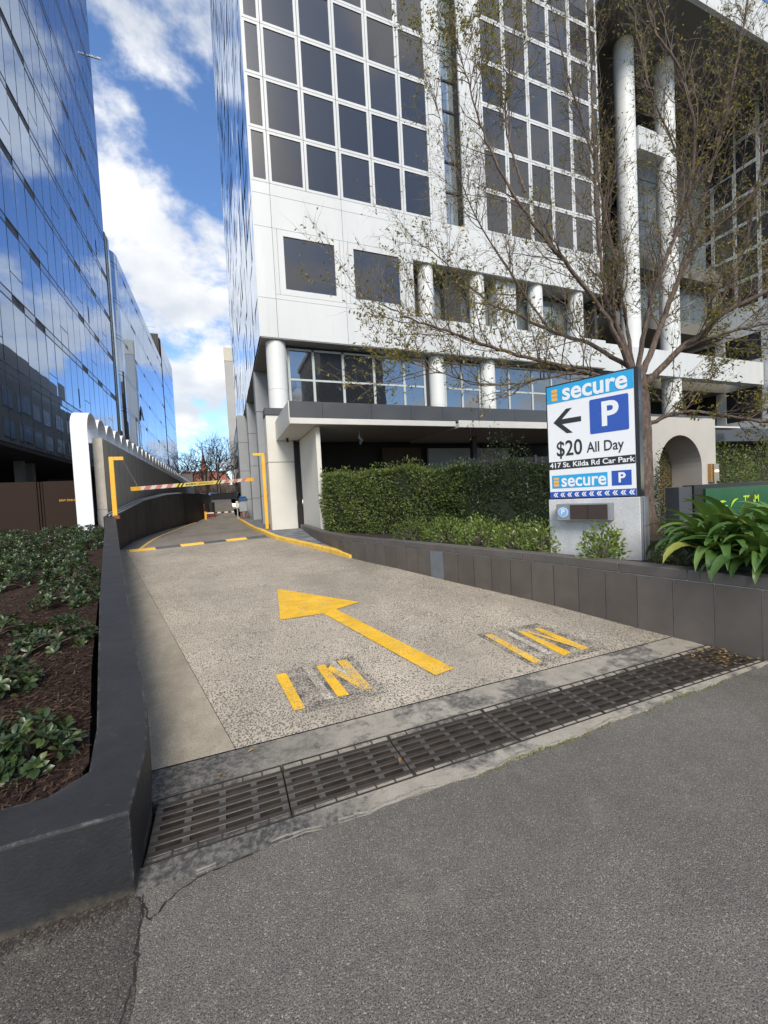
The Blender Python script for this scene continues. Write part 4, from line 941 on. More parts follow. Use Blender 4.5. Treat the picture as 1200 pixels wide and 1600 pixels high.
def arch_prof(a, c, zb, zt, zleft=None):
    r = (c - a) / 2; cy = (a + c) / 2; zz = zt - r
    pts = [(a, zleft if zleft else zb)] + [(cy - r * math.cos(math.pi * i / 12), zz + r * math.sin(math.pi * i / 12)) for i in range(13)] + [(c, zb)]
    r2 = r - TH; inn = [(a + TH, zleft if zleft else zb)] + [(cy - r2 * math.cos(math.pi * i / 12), zz + r2 * math.sin(math.pi * i / 12)) for i in range(13)] + [(c - TH, zb)]
    return pts, inn
ac = {}
for k_ in range(38):
    a = y0 + k_ * PI; first = k_ == 0; key = first
    if key not in ac:
        pts, inn = arch_prof(0, PI if not first else PI, 3.70, 4.52, .55 if first else None); m = MB(); n_ = len(pts)
        for x in (-3.97, -3.56):
            m.v += [(x, p[0], p[1]) for p in pts] + [(x, p[0], p[1]) for p in inn]
        for i in range(n_ - 1):
            m.f += [(i, i + 1, n_ + i + 1, n_ + i), (2 * n_ + i, 3 * n_ + i, 3 * n_ + i + 1, 2 * n_ + i + 1), (i, 2 * n_ + i, 2 * n_ + i + 1, i + 1), (n_ + i, n_ + i + 1, 3 * n_ + i + 1, 3 * n_ + i)]; m.mi += [0] * 4
        m.f += [(0, n_, 3 * n_, 2 * n_), (n_ - 1, 3 * n_ - 1, 4 * n_ - 1, 2 * n_ - 1)]; m.mi += [0, 0]
        o = fixn(m.build('white_arch', M['arch_white'], aw, mw=Matrix.Translation((0, a, 0)))); ac[key] = o.data
    else: setup(bpy.data.objects.new('white_arch', ac[key]), aw, Matrix.Translation((0, a, 0)))
hd_ = thing('brown_hoarding', 'dark brown panelled hoarding marked EXIT ONLY behind the shrubs', 'hoarding', (-6, 15.1, 1))
for a, c in ((-9.4, -7.4), (-7.39, -5.22), (-5.02, -3.97)): bo('hoarding_panel', a, c, 15.02, 15.08, 1.00, 2.54, M['brown_hoard'], hd_)
for x in (-5.19, -5.12, -5.05): bo('cover_strip', x - .022, x + .022, 15.00, 15.06, .96, 2.53, M['brown_hoard'], hd_)
bo('timber_rail', -9.4, -5.2, 14.97, 15.02, .90, .985, M['timber'], hd_); bo('timber_rail', -5.0, -3.97, 14.97, 15.02, .92, .995, M['timber'], hd_)
text('EXIT ONLY', .085, M['s_orange'], hd_, Matrix.Translation((-4.44, 15.015, 1.95)) @ RX, sx=.95)
# ================================================================== LEFT GLASS BUILDING
lb = thing('glass_office_tower', 'tall blue mirror-glass office block on the left above the brown hoarding', 'building', (-9.2, 33, .5))
LX = -9.2; MOD = 1.335; yk = [25.71 + MOD * k for k in range(-6, 16)]; yk[-1] = 46.35
bands = [(4.99 + .0, 5.0)] + [(8.37 + 3.8 * k, 8.80 + 3.8 * k) for k in range(12)]
bo('core', LX - 16, LX - .12, yk[0], 46.3, 5.02, 54, M['joint'], lb)
DARK = {(0, 0), (2, 0), (0, 1), (2, 1), (8, 1), (0, 2), (2, 2), (8, 2), (11, 2), (2, 3), (1, 3), (8, 3), (11, 3), (1, 4), (2, 4), (8, 4), (11, 4), (2, 5), (8, 5), (11, 5), (-1, 3), (8, 0), (11, 0), (14, 1), (14, 2), (14, 3), (14, 0), (11, 1)}
ANG = .0022
for ci, (a, c) in enumerate(zip(yk, yk[1:])):
    k_ = ci - 6
    for r in range(12):
        z0, z1 = bands[r][1], bands[r + 1][0]
        bo('glass_pane', LX - .03, LX, a + .014, c - .014, z0 + .012, z1 - .012, M['g_left'], lb, (0, random.gauss(0, ANG), random.gauss(0, ANG)))
        zb0, zb1 = bands[r + 1]
        dk = (k_, r - 1) in DARK
        bo('spandrel_panel' if not dk else 'dark_panel', LX - .03, LX - (.0 if not dk else .012), a + .014, c - .014, zb0 + .012, zb1 - .012, M['spandrel'] if not dk else M['louvre'], lb, (0, random.gauss(0, ANG), random.gauss(0, ANG)))
        if (ci + 2 * (r % 2)) % 5 == 1 and r > 0: bo('vent_transom', LX - .005, LX + .012, a + .03, c - .03, z0 + 1.12, z0 + 1.15, M['mull_dark'], lb)
        if (ci * 7 + r * 5) % 31 == 3 and r > 0: bo('open_sash', LX + .0, LX + .03, a + .03, a + .07, z0 + .25, z0 + 1.6, M['mull_dark'], lb)
for a in yk: bo('mullion', LX - .05, LX + .006, a - .016, a + .016, 5.0, 54, M['mull_dark'], lb)
for (z0, z1) in bands[1:]:
    for z in (z0, z1): bo('transom', LX - .05, LX + .012, yk[0], 46.3, z - .032, z + .032, M['mull_dark'], lb)
bo('soffit', LX - 12, LX - .02, yk[0], 46.3, 4.80, 4.98, M['joint'], lb); bo('recessed_wall', LX - 6, LX - 5.8, 17, 46, .5, 4.8, M['dark_wall'], lb)
for y in (22, 27, 30.2, 31.6): bo('undercroft_column', LX - 2.2, LX - 1.8, y, y + .4, .5, 4.8, M['grey_pier'], lb)
bo('flagpole_bracket', LX, LX + .9, 46.1, 46.2, 44.2, 44.35, M['steel'], lb)
pr = thing('service_pier', 'tall silver brown service pier between the two glass blocks', 'pier', (-9.2, 47, .5))
bo('silver_face', -9.6, -9.15, 46.5, 47.05, .5, 28.4, M['grey_pier'], pr); bo('bright_edge', -9.55, -9.1, 47.07, 47.75, 9.5, 28.3, M['g_strip'], pr); bo('dark_recess', -10.4, -9.4, 47.76, 49.4, .5, 27, M['louvre'], pr)
b2 = thing('second_glass_block', 'lower mirror-glass block with a rounded corner behind the glass tower', 'building', (-9, 65, .5))
X2 = -9.0; y2 = [50.4 + 1.335 * k for k in range(25)]; bz2 = [4.5] + [8.2 + 3.72 * k for k in range(6)]
bo('core', -24, X2 - .12, 51, 83.2, .5, 28.2, M['joint'], b2)
for ci, (a, c) in enumerate(zip(y2, y2[1:])):
    for r in range(6):
        z0 = bz2[r] + (.42 if r else 0); z1 = bz2[r + 1] if r < 5 else 26.75
        bo('glass_pane', X2 - .03, X2, a + .014, c - .014, z0, z1, M['g_left'], b2, (0, random.gauss(0, ANG), random.gauss(0, ANG)))
        dk = (ci * 3 + r * 4) % 13 in (0, 2) or (ci % 9 == 5 and r > 2)
        bo('dark_panel' if dk else 'spandrel_panel', X2 - .03, X2, a + .014, c - .014, z1 + .02, z1 + .40, M['louvre'] if dk else M['spandrel'], b2)
    bo('parapet_pane', X2 - .03, X2, a + .014, c - .014, 27.2, 28.3, M['g_left'], b2)
cm = MB(); NC = 8
for i in range(NC):
    a0, a1 = math.pi / 2 * i / NC, math.pi / 2 * (i + 1) / NC; r_ = 1.6
    pa = (X2 - r_ + r_ * math.sin(a0), 50.4 - r_ * math.cos(a0)); pb = (X2 - r_ + r_ * math.sin(a1), 50.4 - r_ * math.cos(a1))
    for r in range(6):
        z0 = bz2[r] + (.42 if r else 0); z1 = bz2[r + 1] if r < 5 else 26.75
        cm.add([(pa[0], pa[1], z0), (pb[0], pb[1], z0), (pb[0], pb[1], z1), (pa[0], pa[1], z1)], [(0, 1, 2, 3)]); cm.add([(pa[0], pa[1], z1 + .05), (pb[0], pb[1], z1 + .05), (pb[0], pb[1], z1 + .38), (pa[0], pa[1], z1 + .38)], [(0, 1, 2, 3)])
    cm.add([(pa[0], pa[1], 27.2), (pb[0], pb[1], 27.2), (pb[0], pb[1], 28.3), (pa[0], pa[1], 28.3)], [(0, 1, 2, 3)])
cm.build('curved_corner_glass', M['g_left'], b2)
b = MB(); b.prism([(X2 - .1, 51), (X2 - .15, 50.3), (X2 - .6, 49.4), (X2 - 1.6, 48.95), (-20, 48.95), (-20, 51)], .5, 28.2); b.build('corner_core', M['mull_dark'], b2)
ow_ = bo('open_window', X2 + .02, X2 + .06, 58.0, 59.1, 12.7, 15.2, M['louvre'], b2, (0, -.12, 0))
b3 = thing('far_glass_block', 'far mirror-glass block with a black louvred plant room on its near end', 'building', (-9, 92, .5))
bo('core', -24, X2 - .15, 83.6, 101, .5, 32.4, M['joint'], b3); g3 = MB()
for k_ in range(13):
    for r in range(8):
        a = 83.6 + k_ * 1.335; z = 4.5 + r * 3.5; dx = random.uniform(-.006, .006); g3.add([(X2, a, z), (X2 + dx, a + 1.32, z), (X2 + dx, a + 1.32, z + 3.4), (X2, a, z + 3.4)], [(0, 1, 2, 3)])
g3.build('glass_panes', M['g_left'], b3)['kind'] = 'stuff'
lv = bo('plant_room_louvre', -16, -9.3, 83.3, 83.55, 27, 33, M['louvre'], b3)
for i in range(20): bo('louvre_blade', -15.9 + i * .33, -15.82 + i * .33, 83.2, 83.3, 28, 32.9, M['black_plastic'], lv)
rl = MB()
for x in (-14, -12.5, -11, -9.6): rl.tube([(x, 83.3, 33), (x, 83.3, 34.1)], .03, 5)
rl.tube([(-14, 83.3, 34.1), (-9.6, 83.3, 34.1)], .03, 5); rl.build('roof_rail', M['steel'], b3)
# buildings across the courtyard and the street, seen in the reflections
rb2 = thing('rear_grey_block', 'lower pale grey block behind the white building, seen mirrored in the glass tower', 'building', (10, 70, .5))
bo('wall', 3.0, 24, 54, 110, 2.3, 17, M['far_stone'], rb2); bo('roof_box', 5, 20, 60, 80, 17, 22, M['far_stone'], rb2)
for k_ in range(14):
    for r in range(4):
        bo('window', 2.95, 3.0, 55.5 + k_ * 3.8, 58 + k_ * 3.8, 3.4 + r * 3.4, 5.4 + r * 3.4, M['dark_pane'], rb2)
tl = thing('slim_far_tower', 'slim pale slab edge rising beyond the mirrored side facade', 'building', (1.3, 130, 2.3))
bo('slab', 2.45, 5.0, 128, 130, 2.3, 43.7, M['far_stone'], tl); bo('slab_head', 2.42, 5.0, 127.9, 130.1, 43.75, 47.6, M['far_cream'], tl)
M['ob'] = simple('dark_grey_facade', (.085, .088, .092), .8, .1, .2)
ob = thing('street_office', 'grey office block with a grid of dark windows, mirrored in the lobby glass', 'building', (24, -45, 0))
bo('wall', 17.5, 30, -60, -40, -.2, 30.5, M['ob'], ob); bo('cornice', 17.2, 30.3, -60.3, -39.7, 30.55, 31.4, M['far_stone'], ob)
for k_ in range(9):
    for r in range(9):
        bo('window', 18.1 + k_ * 1.32, 18.95 + k_ * 1.32, -40.0, -39.93, 1.2 + r * 3.25, 3.3 + r * 3.25, M['dark_pane'], ob)
for k_ in range(8):
    for r in range(8): bo('side_window', 17.43, 17.5, -58.8 + k_ * 2.4, -57.4 + k_ * 2.4, 1.2 + r * 3.25, 3.3 + r * 3.25, M['far_glass'], ob)
bt = thing('street_blue_tower', 'slim dark blue glass tower mirrored at the left of the lobby windows', 'building', (8, -70, 0)); bo('wall', 7, 13, -80, -70, 0, 34, M['bin_blue'], bt)
for r in range(9): bo('floor_band', 6.9, 13.1, -70, -69.95, 1 + r * 3.7, 1.3 + r * 3.7, M['mull_dark'], bt)
# ================================================================== far end of the lane
bg = thing('boom_gate', 'white boom arm on a yellow post across the far lane', 'boom gate', (-1.35, 33.3, .5))
bo('post', -1.45, -1.30, 33.2, 33.35, .5, 1.15, M['yel_post'], bg); bo('arm', -1.32, .62, 33.22, 33.28, .98, 1.08, M['tape_white'], bg)
for i in range(3): bo('arm_band', -.8 + i * .5, -.55 + i * .5, 33.21, 33.29, .975, 1.085, M['black_plastic'], bg)
rm = thing('red_machine', 'dark red ticket machine against the black wall by the boom', 'ticket machine', (-1.7, 33.8, .5)); bo('cabinet', -1.68, -1.40, 33.9, 34.3, .5, 1.75, M['red'], rm, bev=.03); bo('plinth', -1.7, -1.38, 33.88, 34.32, .45, .6, M['black_plastic'], rm); bo('panel', -1.62, -1.46, 33.88, 33.9, 1.2, 1.6, M['black_plastic'], rm)
bm_ = thing('boom_cabinet', 'black boom gate cabinet with a red lower panel behind the boom arm', 'gate cabinet', (-1.0, 34.6, .5)); o = MB(); o.cyl((-1.0, 34.8), .26, 1.0, 1.85, 14); o.build('hood', M['black_plastic'], bm_, smooth=False); bo('body', -1.25, -.75, 34.6, 35.0, .6, 1.05, M['red'], bm_, bev=.02); bo('foot', -1.3, -.7, 34.55, 35.05, .5, .6, M['black_plastic'], bm_)
pc = thing('pay_cabinet', 'grey cabinet with a blue top on reddish legs beside the lane kerb', 'cabinet', (1.15, 29, .56)); bo('body', .90, 1.42, 28.8, 29.2, 1.05, 1.75, M['bin_grey'], pc, bev=.04); bo('blue_top', .88, 1.44, 28.78, 29.22, 1.76, 1.98, M['bin_blue'], pc, bev=.03); bo('hood', .95, 1.37, 28.85, 29.15, 1.98, 2.10, M['bin_blue'], pc, bev=.03)
for x in (.95, 1.27): bo('leg', x, x + .10, 28.9, 29.1, .5, 1.05, M['rust'], pc)
mb_ = thing('white_meter_box', 'small white box on the kerb behind the grey cabinet', 'meter box', (.8, 30, .6)); bo('box', .72, .90, 30.2, 30.4, 1.3, 1.8, M['tape_white'], mb_, bev=.02); bo('stem', .78, .84, 30.27, 30.33, .5, 1.3, M['steel'], mb_)
ef = thing('end_barrier', 'black solid barrier wall at the top of the far ramp', 'barrier', (-.5, 55.5, 2.3)); bo('panel', -1.5, 1.3, 55.45, 55.6, 2.28, 3.05, M['black_wall'], ef); bo('top_rail', -1.55, 1.35, 55.40, 55.65, 3.055, 3.12, M['black_plastic'], ef); bo('end_post', 1.32, 1.55, 55.3, 55.6, 1.9, 3.15, M['black_plastic'], ef)
gp = thing('white_slab_pillar', 'pale square pillar at the far end of the scalloped wall', 'pillar', (-4.1, 57, 2.3)); bo('shaft', -4.75, -3.55, 56.5, 57.6, 2.2, 5.6, M['far_stone'], gp, bev=.02); bo('cap', -4.78, -3.52, 56.47, 57.63, 5.605, 5.75, M['far_stone'], gp)
def car(x, y, z, rz, m, label, w=1.8, L=4.3, h=1.5):
    t = thing('parked_car', label, 'car', (x, y, z), rz, 'cars on the far street'); T = WMX[t]
    prof = [(-L / 2, .3), (-L / 2, .75), (-L / 2 + .5, .85), (-L / 2 + 1.1, h), (L / 2 - 1.2, h), (L / 2 - .45, .9), (L / 2, .8), (L / 2, .3)]
    b = MB(); k = len(prof); b.v = [(x_, -w / 2, z_) for x_, z_ in prof] + [(x_, w / 2, z_) for x_, z_ in prof]; b.f = [tuple(range(k)), tuple(range(2 * k - 1, k - 1, -1))] + [(i, k + i, k + (i + 1) % k, (i + 1) % k) for i in range(k)]; b.mi = [0] * len(b.f)
    o = fixn(b.build('body', m, t, mw=T.copy())); bevel(o, .08, 2)
    b = MB(); b.box(-L / 2 + 1.1, L / 2 - 1.35, -w / 2 - .01, w / 2 + .01, .92, h - .12); b.build('side_windows', M['far_glass'], t, mw=T.copy())
    b = MB(); b.add([(-L / 2 + .52, -w / 2 + .12, .9), (-L / 2 + .52, w / 2 - .12, .9), (-L / 2 + 1.06, w / 2 - .2, h - .06), (-L / 2 + 1.06, -w / 2 + .2, h - .06)], [(0, 1, 2, 3)]); b.build('windscreen', M['far_glass'], t, mw=T @ Matrix.Translation((-.03, 0, .03)))
    for sx in (-1, 1):
        for sy in (-1, 1):
            b = MB(); b.tube([(sx * L * .31, sy * (w / 2 - .18), .32), (sx * L * .31, sy * (w / 2 + .01), .32)], .32, 14); b.build('wheel', M['tyre'], t, mw=T.copy())
car(-4.1, 78, 2.3, R(70), M['car_white'], 'white car on the far street, leftmost of three'); car(-1.3, 76, 2.3, R(80), M['car_white'], 'white car on the far street, middle of three'); car(1.8, 80, 2.3, R(75), M['car_silver'], 'silver white car on the far street nearest the white building')
for x, y, lab in ((-.6, 62, 'pale slim street pole at the far ramp top, left one'), (.5, 66, 'pale slim street pole at the far ramp top, right one')):
    t = thing('street_pole', lab, 'pole', (x, y, 2.3), group='poles on the far street'); m = MB(); m.tube([(x, y, 2.2), (x, y, 7.6)], [.09, .06], 8); m.build('shaft', M['steel'], t); m = MB(); m.tube([(x, y, 7.6), (x - .9, y, 7.9)], .04, 6); m.box(x - 1.3, x - .8, y - .1, y + .1, 7.86, 7.96); m.build('lamp_arm', M['steel'], t)
chh = thing('church', 'distant brick church with an orange tiled roof and spire', 'church', (-5, 150, 2)); bo('wall', -14, 2, 150, 165, 2, 9.5, M['far_brick'], chh)
m = MB(); m.v = [(-14.5, 149.5, 9.5), (2.5, 149.5, 9.5), (2.5, 165, 9.5), (-14.5, 165, 9.5), (-13, 157, 14), (1, 157, 14)]; m.f = [(0, 1, 5, 4), (2, 3, 4, 5), (1, 2, 5), (3, 0, 4), (0, 3, 2, 1)]; m.mi = [0] * 5; fixn(m.build('roof', M['roof_red'], chh))
sp = bo('tower', -6.8, -4.6, 147, 149.2, 2, 13, M['far_brick'], chh); m = MB(); m.v = [(-6.9, 146.9, 13), (-4.5, 146.9, 13), (-4.5, 149.3, 13), (-6.9, 149.3, 13), (-5.7, 148.1, 20)]; m.f = [(0, 1, 4), (1, 2, 4), (2, 3, 4), (3, 0, 4)]; m.mi = [0] * 4; fixn(m.build('spire', M['roof_red'], chh))
hs_ = thing('far_brick_house', 'brown brick building beyond the far street trees', 'house', (-20, 120, 2)); bo('wall', -24, -12.5, 118, 128, 2, 11, M['far_brick'], hs_); bo('roof', -24.4, -12.1, 117.6, 128.4, 11, 11.7, M['roof_red'], hs_)
for i in range(4): bo('window', -23 + i * 2.6, -21.6 + i * 2.6, 117.93, 118, 6.5, 8.6, M['far_glass'], hs_)
h2 = thing('far_terrace', 'row of brown brick buildings closing the far street', 'building', (2, 125, 2)); bo('wall', -12, 22, 124, 134, 2, 7.4, M['far_brick'], h2)
for i in range(10): bo('window', -11 + i * 3.2, -9.4 + i * 3.2, 123.94, 124, 3.4, 5.4, M['far_glass'], h2)

# ================================================================== FOLIAGE
def leaf_geo(m, p, d, nrm, ln, wd, fold=.25, six=False):
    d = d.normalized(); s_ = d.cross(nrm)
    s_ = s_.normalized() if s_.length > 1e-6 else Vector((1, 0, 0)); nn = s_.cross(d)
    if six:
        a = p; t = p + d * ln - nn * ln * .10; c1 = p + d * ln * .38; c2 = p + d * ln * .75 - nn * ln * .02
        vs = [a, c1 + s_ * wd * .42 + nn * wd * fold, c2 + s_ * wd * .48 + nn * wd * fold * .9, t, c2 - s_ * wd * .48 + nn * wd * fold * .9, c1 - s_ * wd * .42 + nn * wd * fold, c1, c2]
        m.add(vs, [(0, 1, 6), (1, 2, 7, 6), (2, 3, 7), (0, 6, 5), (6, 7, 4, 5), (7, 3, 4)])
    else:
        c = p + d * ln * .5
        m.add([p, c + s_ * wd * .5 + nn * wd * fold, p + d * ln, c - s_ * wd * .5 + nn * wd * fold], [(0, 1, 2), (0, 2, 3)])
def rv():
    while True:
        v = Vector((random.uniform(-1, 1), random.uniform(-1, 1), random.uniform(-1, 1)))
        if .05 < v.length < 1: return v.normalized()
# ---- main tree
tr = thing('street_tree', 'bare-limbed tree with sparse olive and yellow leaves behind the pylon sign', 'tree', (6.15, 4.6, .62))
def spline(pts, n_):
    P = [pts[0]] + pts + [pts[-1]]; out = []
    for i in range(1, len(P) - 2):
        for j in range(n_):
            t = j / n_; a, b_, c, d = P[i - 1], P[i], P[i + 1], P[i + 2]
            out.append(.5 * ((2 * b_) + (c - a) * t + (2 * a - 5 * b_ + 4 * c - d) * t * t + (3 * b_ - a - 3 * c + d) * t ** 3))
    out.append(P[-2]); return out
D0 = 6.5
tk = spline([W(1008, 835, D0), W(1005, 780, D0), W(1003, 720, D0), W(1001, 660, D0), W(997, 610, D0), W(990, 575, D0)], 4)
m = MB(); k = len(tk); m.tube(tk, [lerp(.185, .165, min(1, i / 3)) if i < 3 else lerp(.158, .135, i / k) + random.uniform(-.005, .005) for i in range(k)], 14); m.build('trunk', M['bark'], tr, smooth=True)
LIMBS = [
 ([(990, 600, 6.5), (930, 586, 6.3), (870, 571, 6.1), (800, 552, 5.9), (735, 530, 5.7), (690, 515, 5.5), (640, 497, 5.3), (590, 470, 5.2)], .060, .008),
 ([(985, 575, 6.5), (920, 537, 6.7), (860, 517, 6.9), (805, 490, 7.1), (772, 478, 7.2), (735, 448, 7.4), (690, 405, 7.5), (655, 380, 7.6)], .055, .008),
 ([(988, 585, 6.5), (950, 500, 6.3), (900, 430, 6.1), (850, 370, 5.9), (800, 300, 5.8), (760, 220, 5.7), (735, 140, 5.6), (715, 70, 5.6)], .058, .007),
 ([(990, 580, 6.5), (962, 500, 6.6), (944, 450, 6.6), (930, 300, 6.6), (926, 150, 6.6), (920, 20, 6.5), (912, -90, 6.5)], .055, .010),
 ([(992, 590, 6.5), (978, 500, 6.9), (958, 400, 7.0), (930, 260, 7.2), (885, 110, 7.3), (860, 0, 7.4), (850, -60, 7.4)], .048, .008),
 ([(998, 595, 6.5), (1025, 530, 6.7), (1058, 440, 6.9), (1085, 360, 7.0), (1110, 270, 7.0), (1140, 150, 7.0), (1165, 20, 7.0), (1178, -70, 7.0)], .072, .018),
 ([(996, 585, 6.5), (1010, 500, 6.4), (1035, 420, 6.2), (1072, 320, 6.1), (1085, 210, 6.0), (1062, 110, 6.0), (1020, 40, 6.0), (998, -50, 6.0)], .056, .012),
 ([(1000, 608, 6.5), (1060, 548, 6.5), (1100, 520, 6.4), (1130, 490, 6.3), (1200, 455, 6.2), (1300, 415, 6.0)], .080, .035),
 ([(1062, 546, 6.5), (1130, 522, 6.4), (1200, 505, 6.3), (1300, 488, 6.2)], .042, .020),
 ([(1003, 672, 6.5), (1030, 655, 6.4), (1060, 646, 6.3), (1090, 644, 6.2), (1130, 650, 6.1), (1200, 660, 6.0), (1290, 668, 5.9)], .050, .024),
 ([(1058, 440, 6.9), (1100, 372, 6.8), (1150, 330, 6.7), (1200, 278, 6.6), (1290, 200, 6.5)], .040, .016),
 ([(905, 580, 6.2), (850, 592, 5.9), (790, 600, 5.7), (730, 596, 5.5), (670, 575, 5.4), (620, 560, 5.3)], .026, .005),
 ([(820, 300, 5.85), (790, 190, 6.0), (800, 80, 6.1), (812, -20, 6.1)], .026, .006),
 ([(1085, 360, 7.0), (1060, 250, 7.2), (1010, 120, 7.3), (990, 10, 7.3)], .034, .008),
 ([(860, 517, 6.9), (800, 430, 7.2), (745, 340, 7.4), (700, 230, 7.5), (680, 150, 7.5)], .030, .006),
 ([(1110, 505, 6.4), (1140, 440, 6.6), (1170, 360, 6.7), (1190, 240, 6.8), (1195, 120, 6.8)], .034, .008),
]
tw1 = MB(); lv1 = MB()
def twig(p, d, L_, r, lvl):
    nseg = 5 if lvl < 2 else 3; pts = [p]; dd = d.normalized(); q = p
    for i in range(nseg):
        dd = (dd + rv() * .25 + Vector((0, 0, .10 if lvl < 2 else .06))).normalized(); q = q + dd * (L_ / nseg); pts.append(q)
    tw1.tube(pts, [lerp(r, r * .3, i / nseg) for i in range(nseg + 1)], 4 if lvl < 2 else 3, cap=False)
    if lvl < 3:
        nk = int(L_ / (.115 if lvl == 1 else .10) + .5)
        for i in range(nk):
            t = random.uniform(.15, 1); j = min(int(t * nseg), nseg - 1); pp = pts[j].lerp(pts[j + 1], t * nseg - j); dj = (pts[j + 1] - pts[j]).normalized()
            side = dj.cross(rv()).normalized(); nd = (dj * random.uniform(.55, 1.1) + side * .8 + Vector((0, 0, .15))).normalized()
            twig(pp, nd, L_ * random.uniform(.30, .55), max(r * .42, .0016), lvl + 1)
    if lvl >= 2:
        low = max(0.0, min(1.0, (4.6 - p.z) / 2.6)); dens = .15 + .62 * low
        clump = .35 + 1.5 * max(0, math.sin(p.x * 2.1 + p.z * 1.3) * math.sin(p.z * 1.9 - p.y * 1.5 + p.x)) 
        for i in range(nseg):
            for q_ in (0, 1, 2):
                if random.random() < dens * clump:
                    pp = pts[i].lerp(pts[i + 1], random.random()); dj = (pts[i + 1] - pts[i]).normalized()
                    leaf_geo(lv1, pp, (dj * .5 + rv() * .9 + Vector((0, 0, -.25))), rv(), random.uniform(.040, .075), random.uniform(.015, .027))
for pts, r0, r1 in LIMBS:
    r0 *= .72; r1 *= .7
    P = spline([W(*p) for p in pts], 6); k = len(P)
    P = [p + rv() * .012 * (0 if i == 0 else 1) for i, p in enumerate(P)]
    m = MB(); m.tube(P, [lerp(r0, r1, (i / (k - 1)) ** .8) for i in range(k)], 8); m.build('branch', M['bark'], tr, smooth=True)
    ln = sum((b_ - a).length for a, b_ in zip(P, P[1:])); ns = int(ln / .125)
    for i in range(ns):
        t = random.uniform(.14, 1.0); f = t * (k - 1); j = min(int(f), k - 2); pp = P[j].lerp(P[j + 1], f - j); dj = (P[j + 1] - P[j]).normalized()
        side = dj.cross(rv()).normalized(); nd = dj * random.uniform(.5, 1.1) + side * .75 + Vector((0, 0, .28))
        twig(pp, nd + Vector((0, 0, .35 if pp.z > 5 else 0)), random.uniform(.45, 1.25), lerp(.011, .0055, t), 1)
tw1.build('twigs', M['twig'], tr)['kind'] = 'stuff'; lv1.build('leaves', M['lf_tree'], tr)['kind'] = 'stuff'
# ---- bare far trees
def bare_tree(x, y, z, h, label, group, spread=.55, m=None, name='bare_tree', levels=4):
    t = thing(name, label, 'tree', (x, y, z), group=group); tb, bb2 = MB(), MB()
    th = h * .3; tb.tube([(x, y, z - .1), (x + .1, y, z + th * .5), (x, y, z + th)], [h * .03, h * .024, h * .02], 7); tb.build('trunk', m or M['twig_far'], t)
    def go(p, d, L_, r, l):
        pts = [p]; dd = d
        for i in range(3): dd = (dd + rv() * .25 + Vector((0, 0, .08))).normalized(); pts.append(pts[-1] + dd * L_ / 3)
        bb2.tube(pts, [r, r * .85, r * .7, r * .5], 4 if l < 2 else 3, cap=False)
        if l < levels:
            for i in range(4 if l else 5):
                q = pts[random.choice((1, 2, 3, 3))]; nd = (dd + rv() * spread * 1.6).normalized(); go(q, nd, L_ * random.uniform(.55, .78), r * .5, l + 1)
    for i in range(5):
        a = i * 1.26 + random.random(); go(Vector((x, y, z + th * random.uniform(.8, 1))), Vector((math.cos(a) * spread, math.sin(a) * spread, .9)).normalized(), h * .30, h * .012, 0)
    o = bb2.build('branches', m or M['twig_far'], t); o['kind'] = 'stuff'
far = 'bare winter trees beyond the far street'
bare_tree(-5.5, 74, 2.3, 10.5, 'bare winter tree nearest the end of the far glass block', far); bare_tree(-.8, 72, 2.3, 12.0, 'large dark bare tree in the middle of the far street', far)
bare_tree(-3.2, 96, 2.3, 12, 'bare winter tree in front of the church spire', far); bare_tree(2.5, 90, 2.3, 12, 'bare winter tree close to the mirrored side facade', far); bare_tree(-8.6, 108, 2.3, 11, 'small bare tree before the brown brick building', far)
str_ = 'bare trees across the street in the window reflections'
for i, (x, y, lab) in enumerate(((9, -30, 'bare street tree mirrored at the left of the lobby glass'), (17, -32, 'bare street tree mirrored before the office block'), (33, -31, 'bare street tree mirrored at the right of the lobby glass'))): bare_tree(x, y, 0, 13, lab, str_, levels=3)
fw = MB()
for i in range(2600):
    x = random.uniform(-16, 12); y = random.uniform(104, 112); z = 2.3 + abs(random.gauss(0, 2.2)); fw.tube([(x, y, z), (x + random.uniform(-.6, .6), y, z + random.uniform(.2, 1.2))], .035, 3, cap=False)
o = fw.build('far_scrub', M['twig_far']); tag(o, 'brown leafless scrub along the far street', 'scrub', kind='stuff')
# ---- hedge
def blob_leaves(m, n_, sampler, ln, wd, up=.3, six=False):
    for i in range(n_):
        p, nn = sampler(); d = (nn * .7 + rv() * .9 + Vector((0, 0, up))).normalized(); leaf_geo(m, p, d, (nn + rv() * .7), random.uniform(*ln), random.uniform(*wd), .2, six)
HP = [Vector(p) for p in ((2.78, 12.35, 0), (2.82, 11.6, 0), (3.35, 10.1, 0), (4.05, 8.9, 0), (5.2, 7.9, 0), (6.6, 7.2, 0), (8.3, 6.6, 0))]
hseg = [(b_ - a).length for a, b_ in zip(HP, HP[1:])]; HT = sum(hseg)
def hat(s_):
    for a, b_, l in zip(HP, HP[1:], hseg):
        if s_ <= l: t = (b_ - a).normalized(); return a + t * s_, t
        s_ -= l
    return HP[-1], (HP[-1] - HP[-2]).normalized()
def htop(s_): return 2.26 + .06 * math.sin(s_ * 2.3) + .05 * math.sin(s_ * 5.1 + 1) - (.12 if s_ > 6 else .02 * s_ - .02)
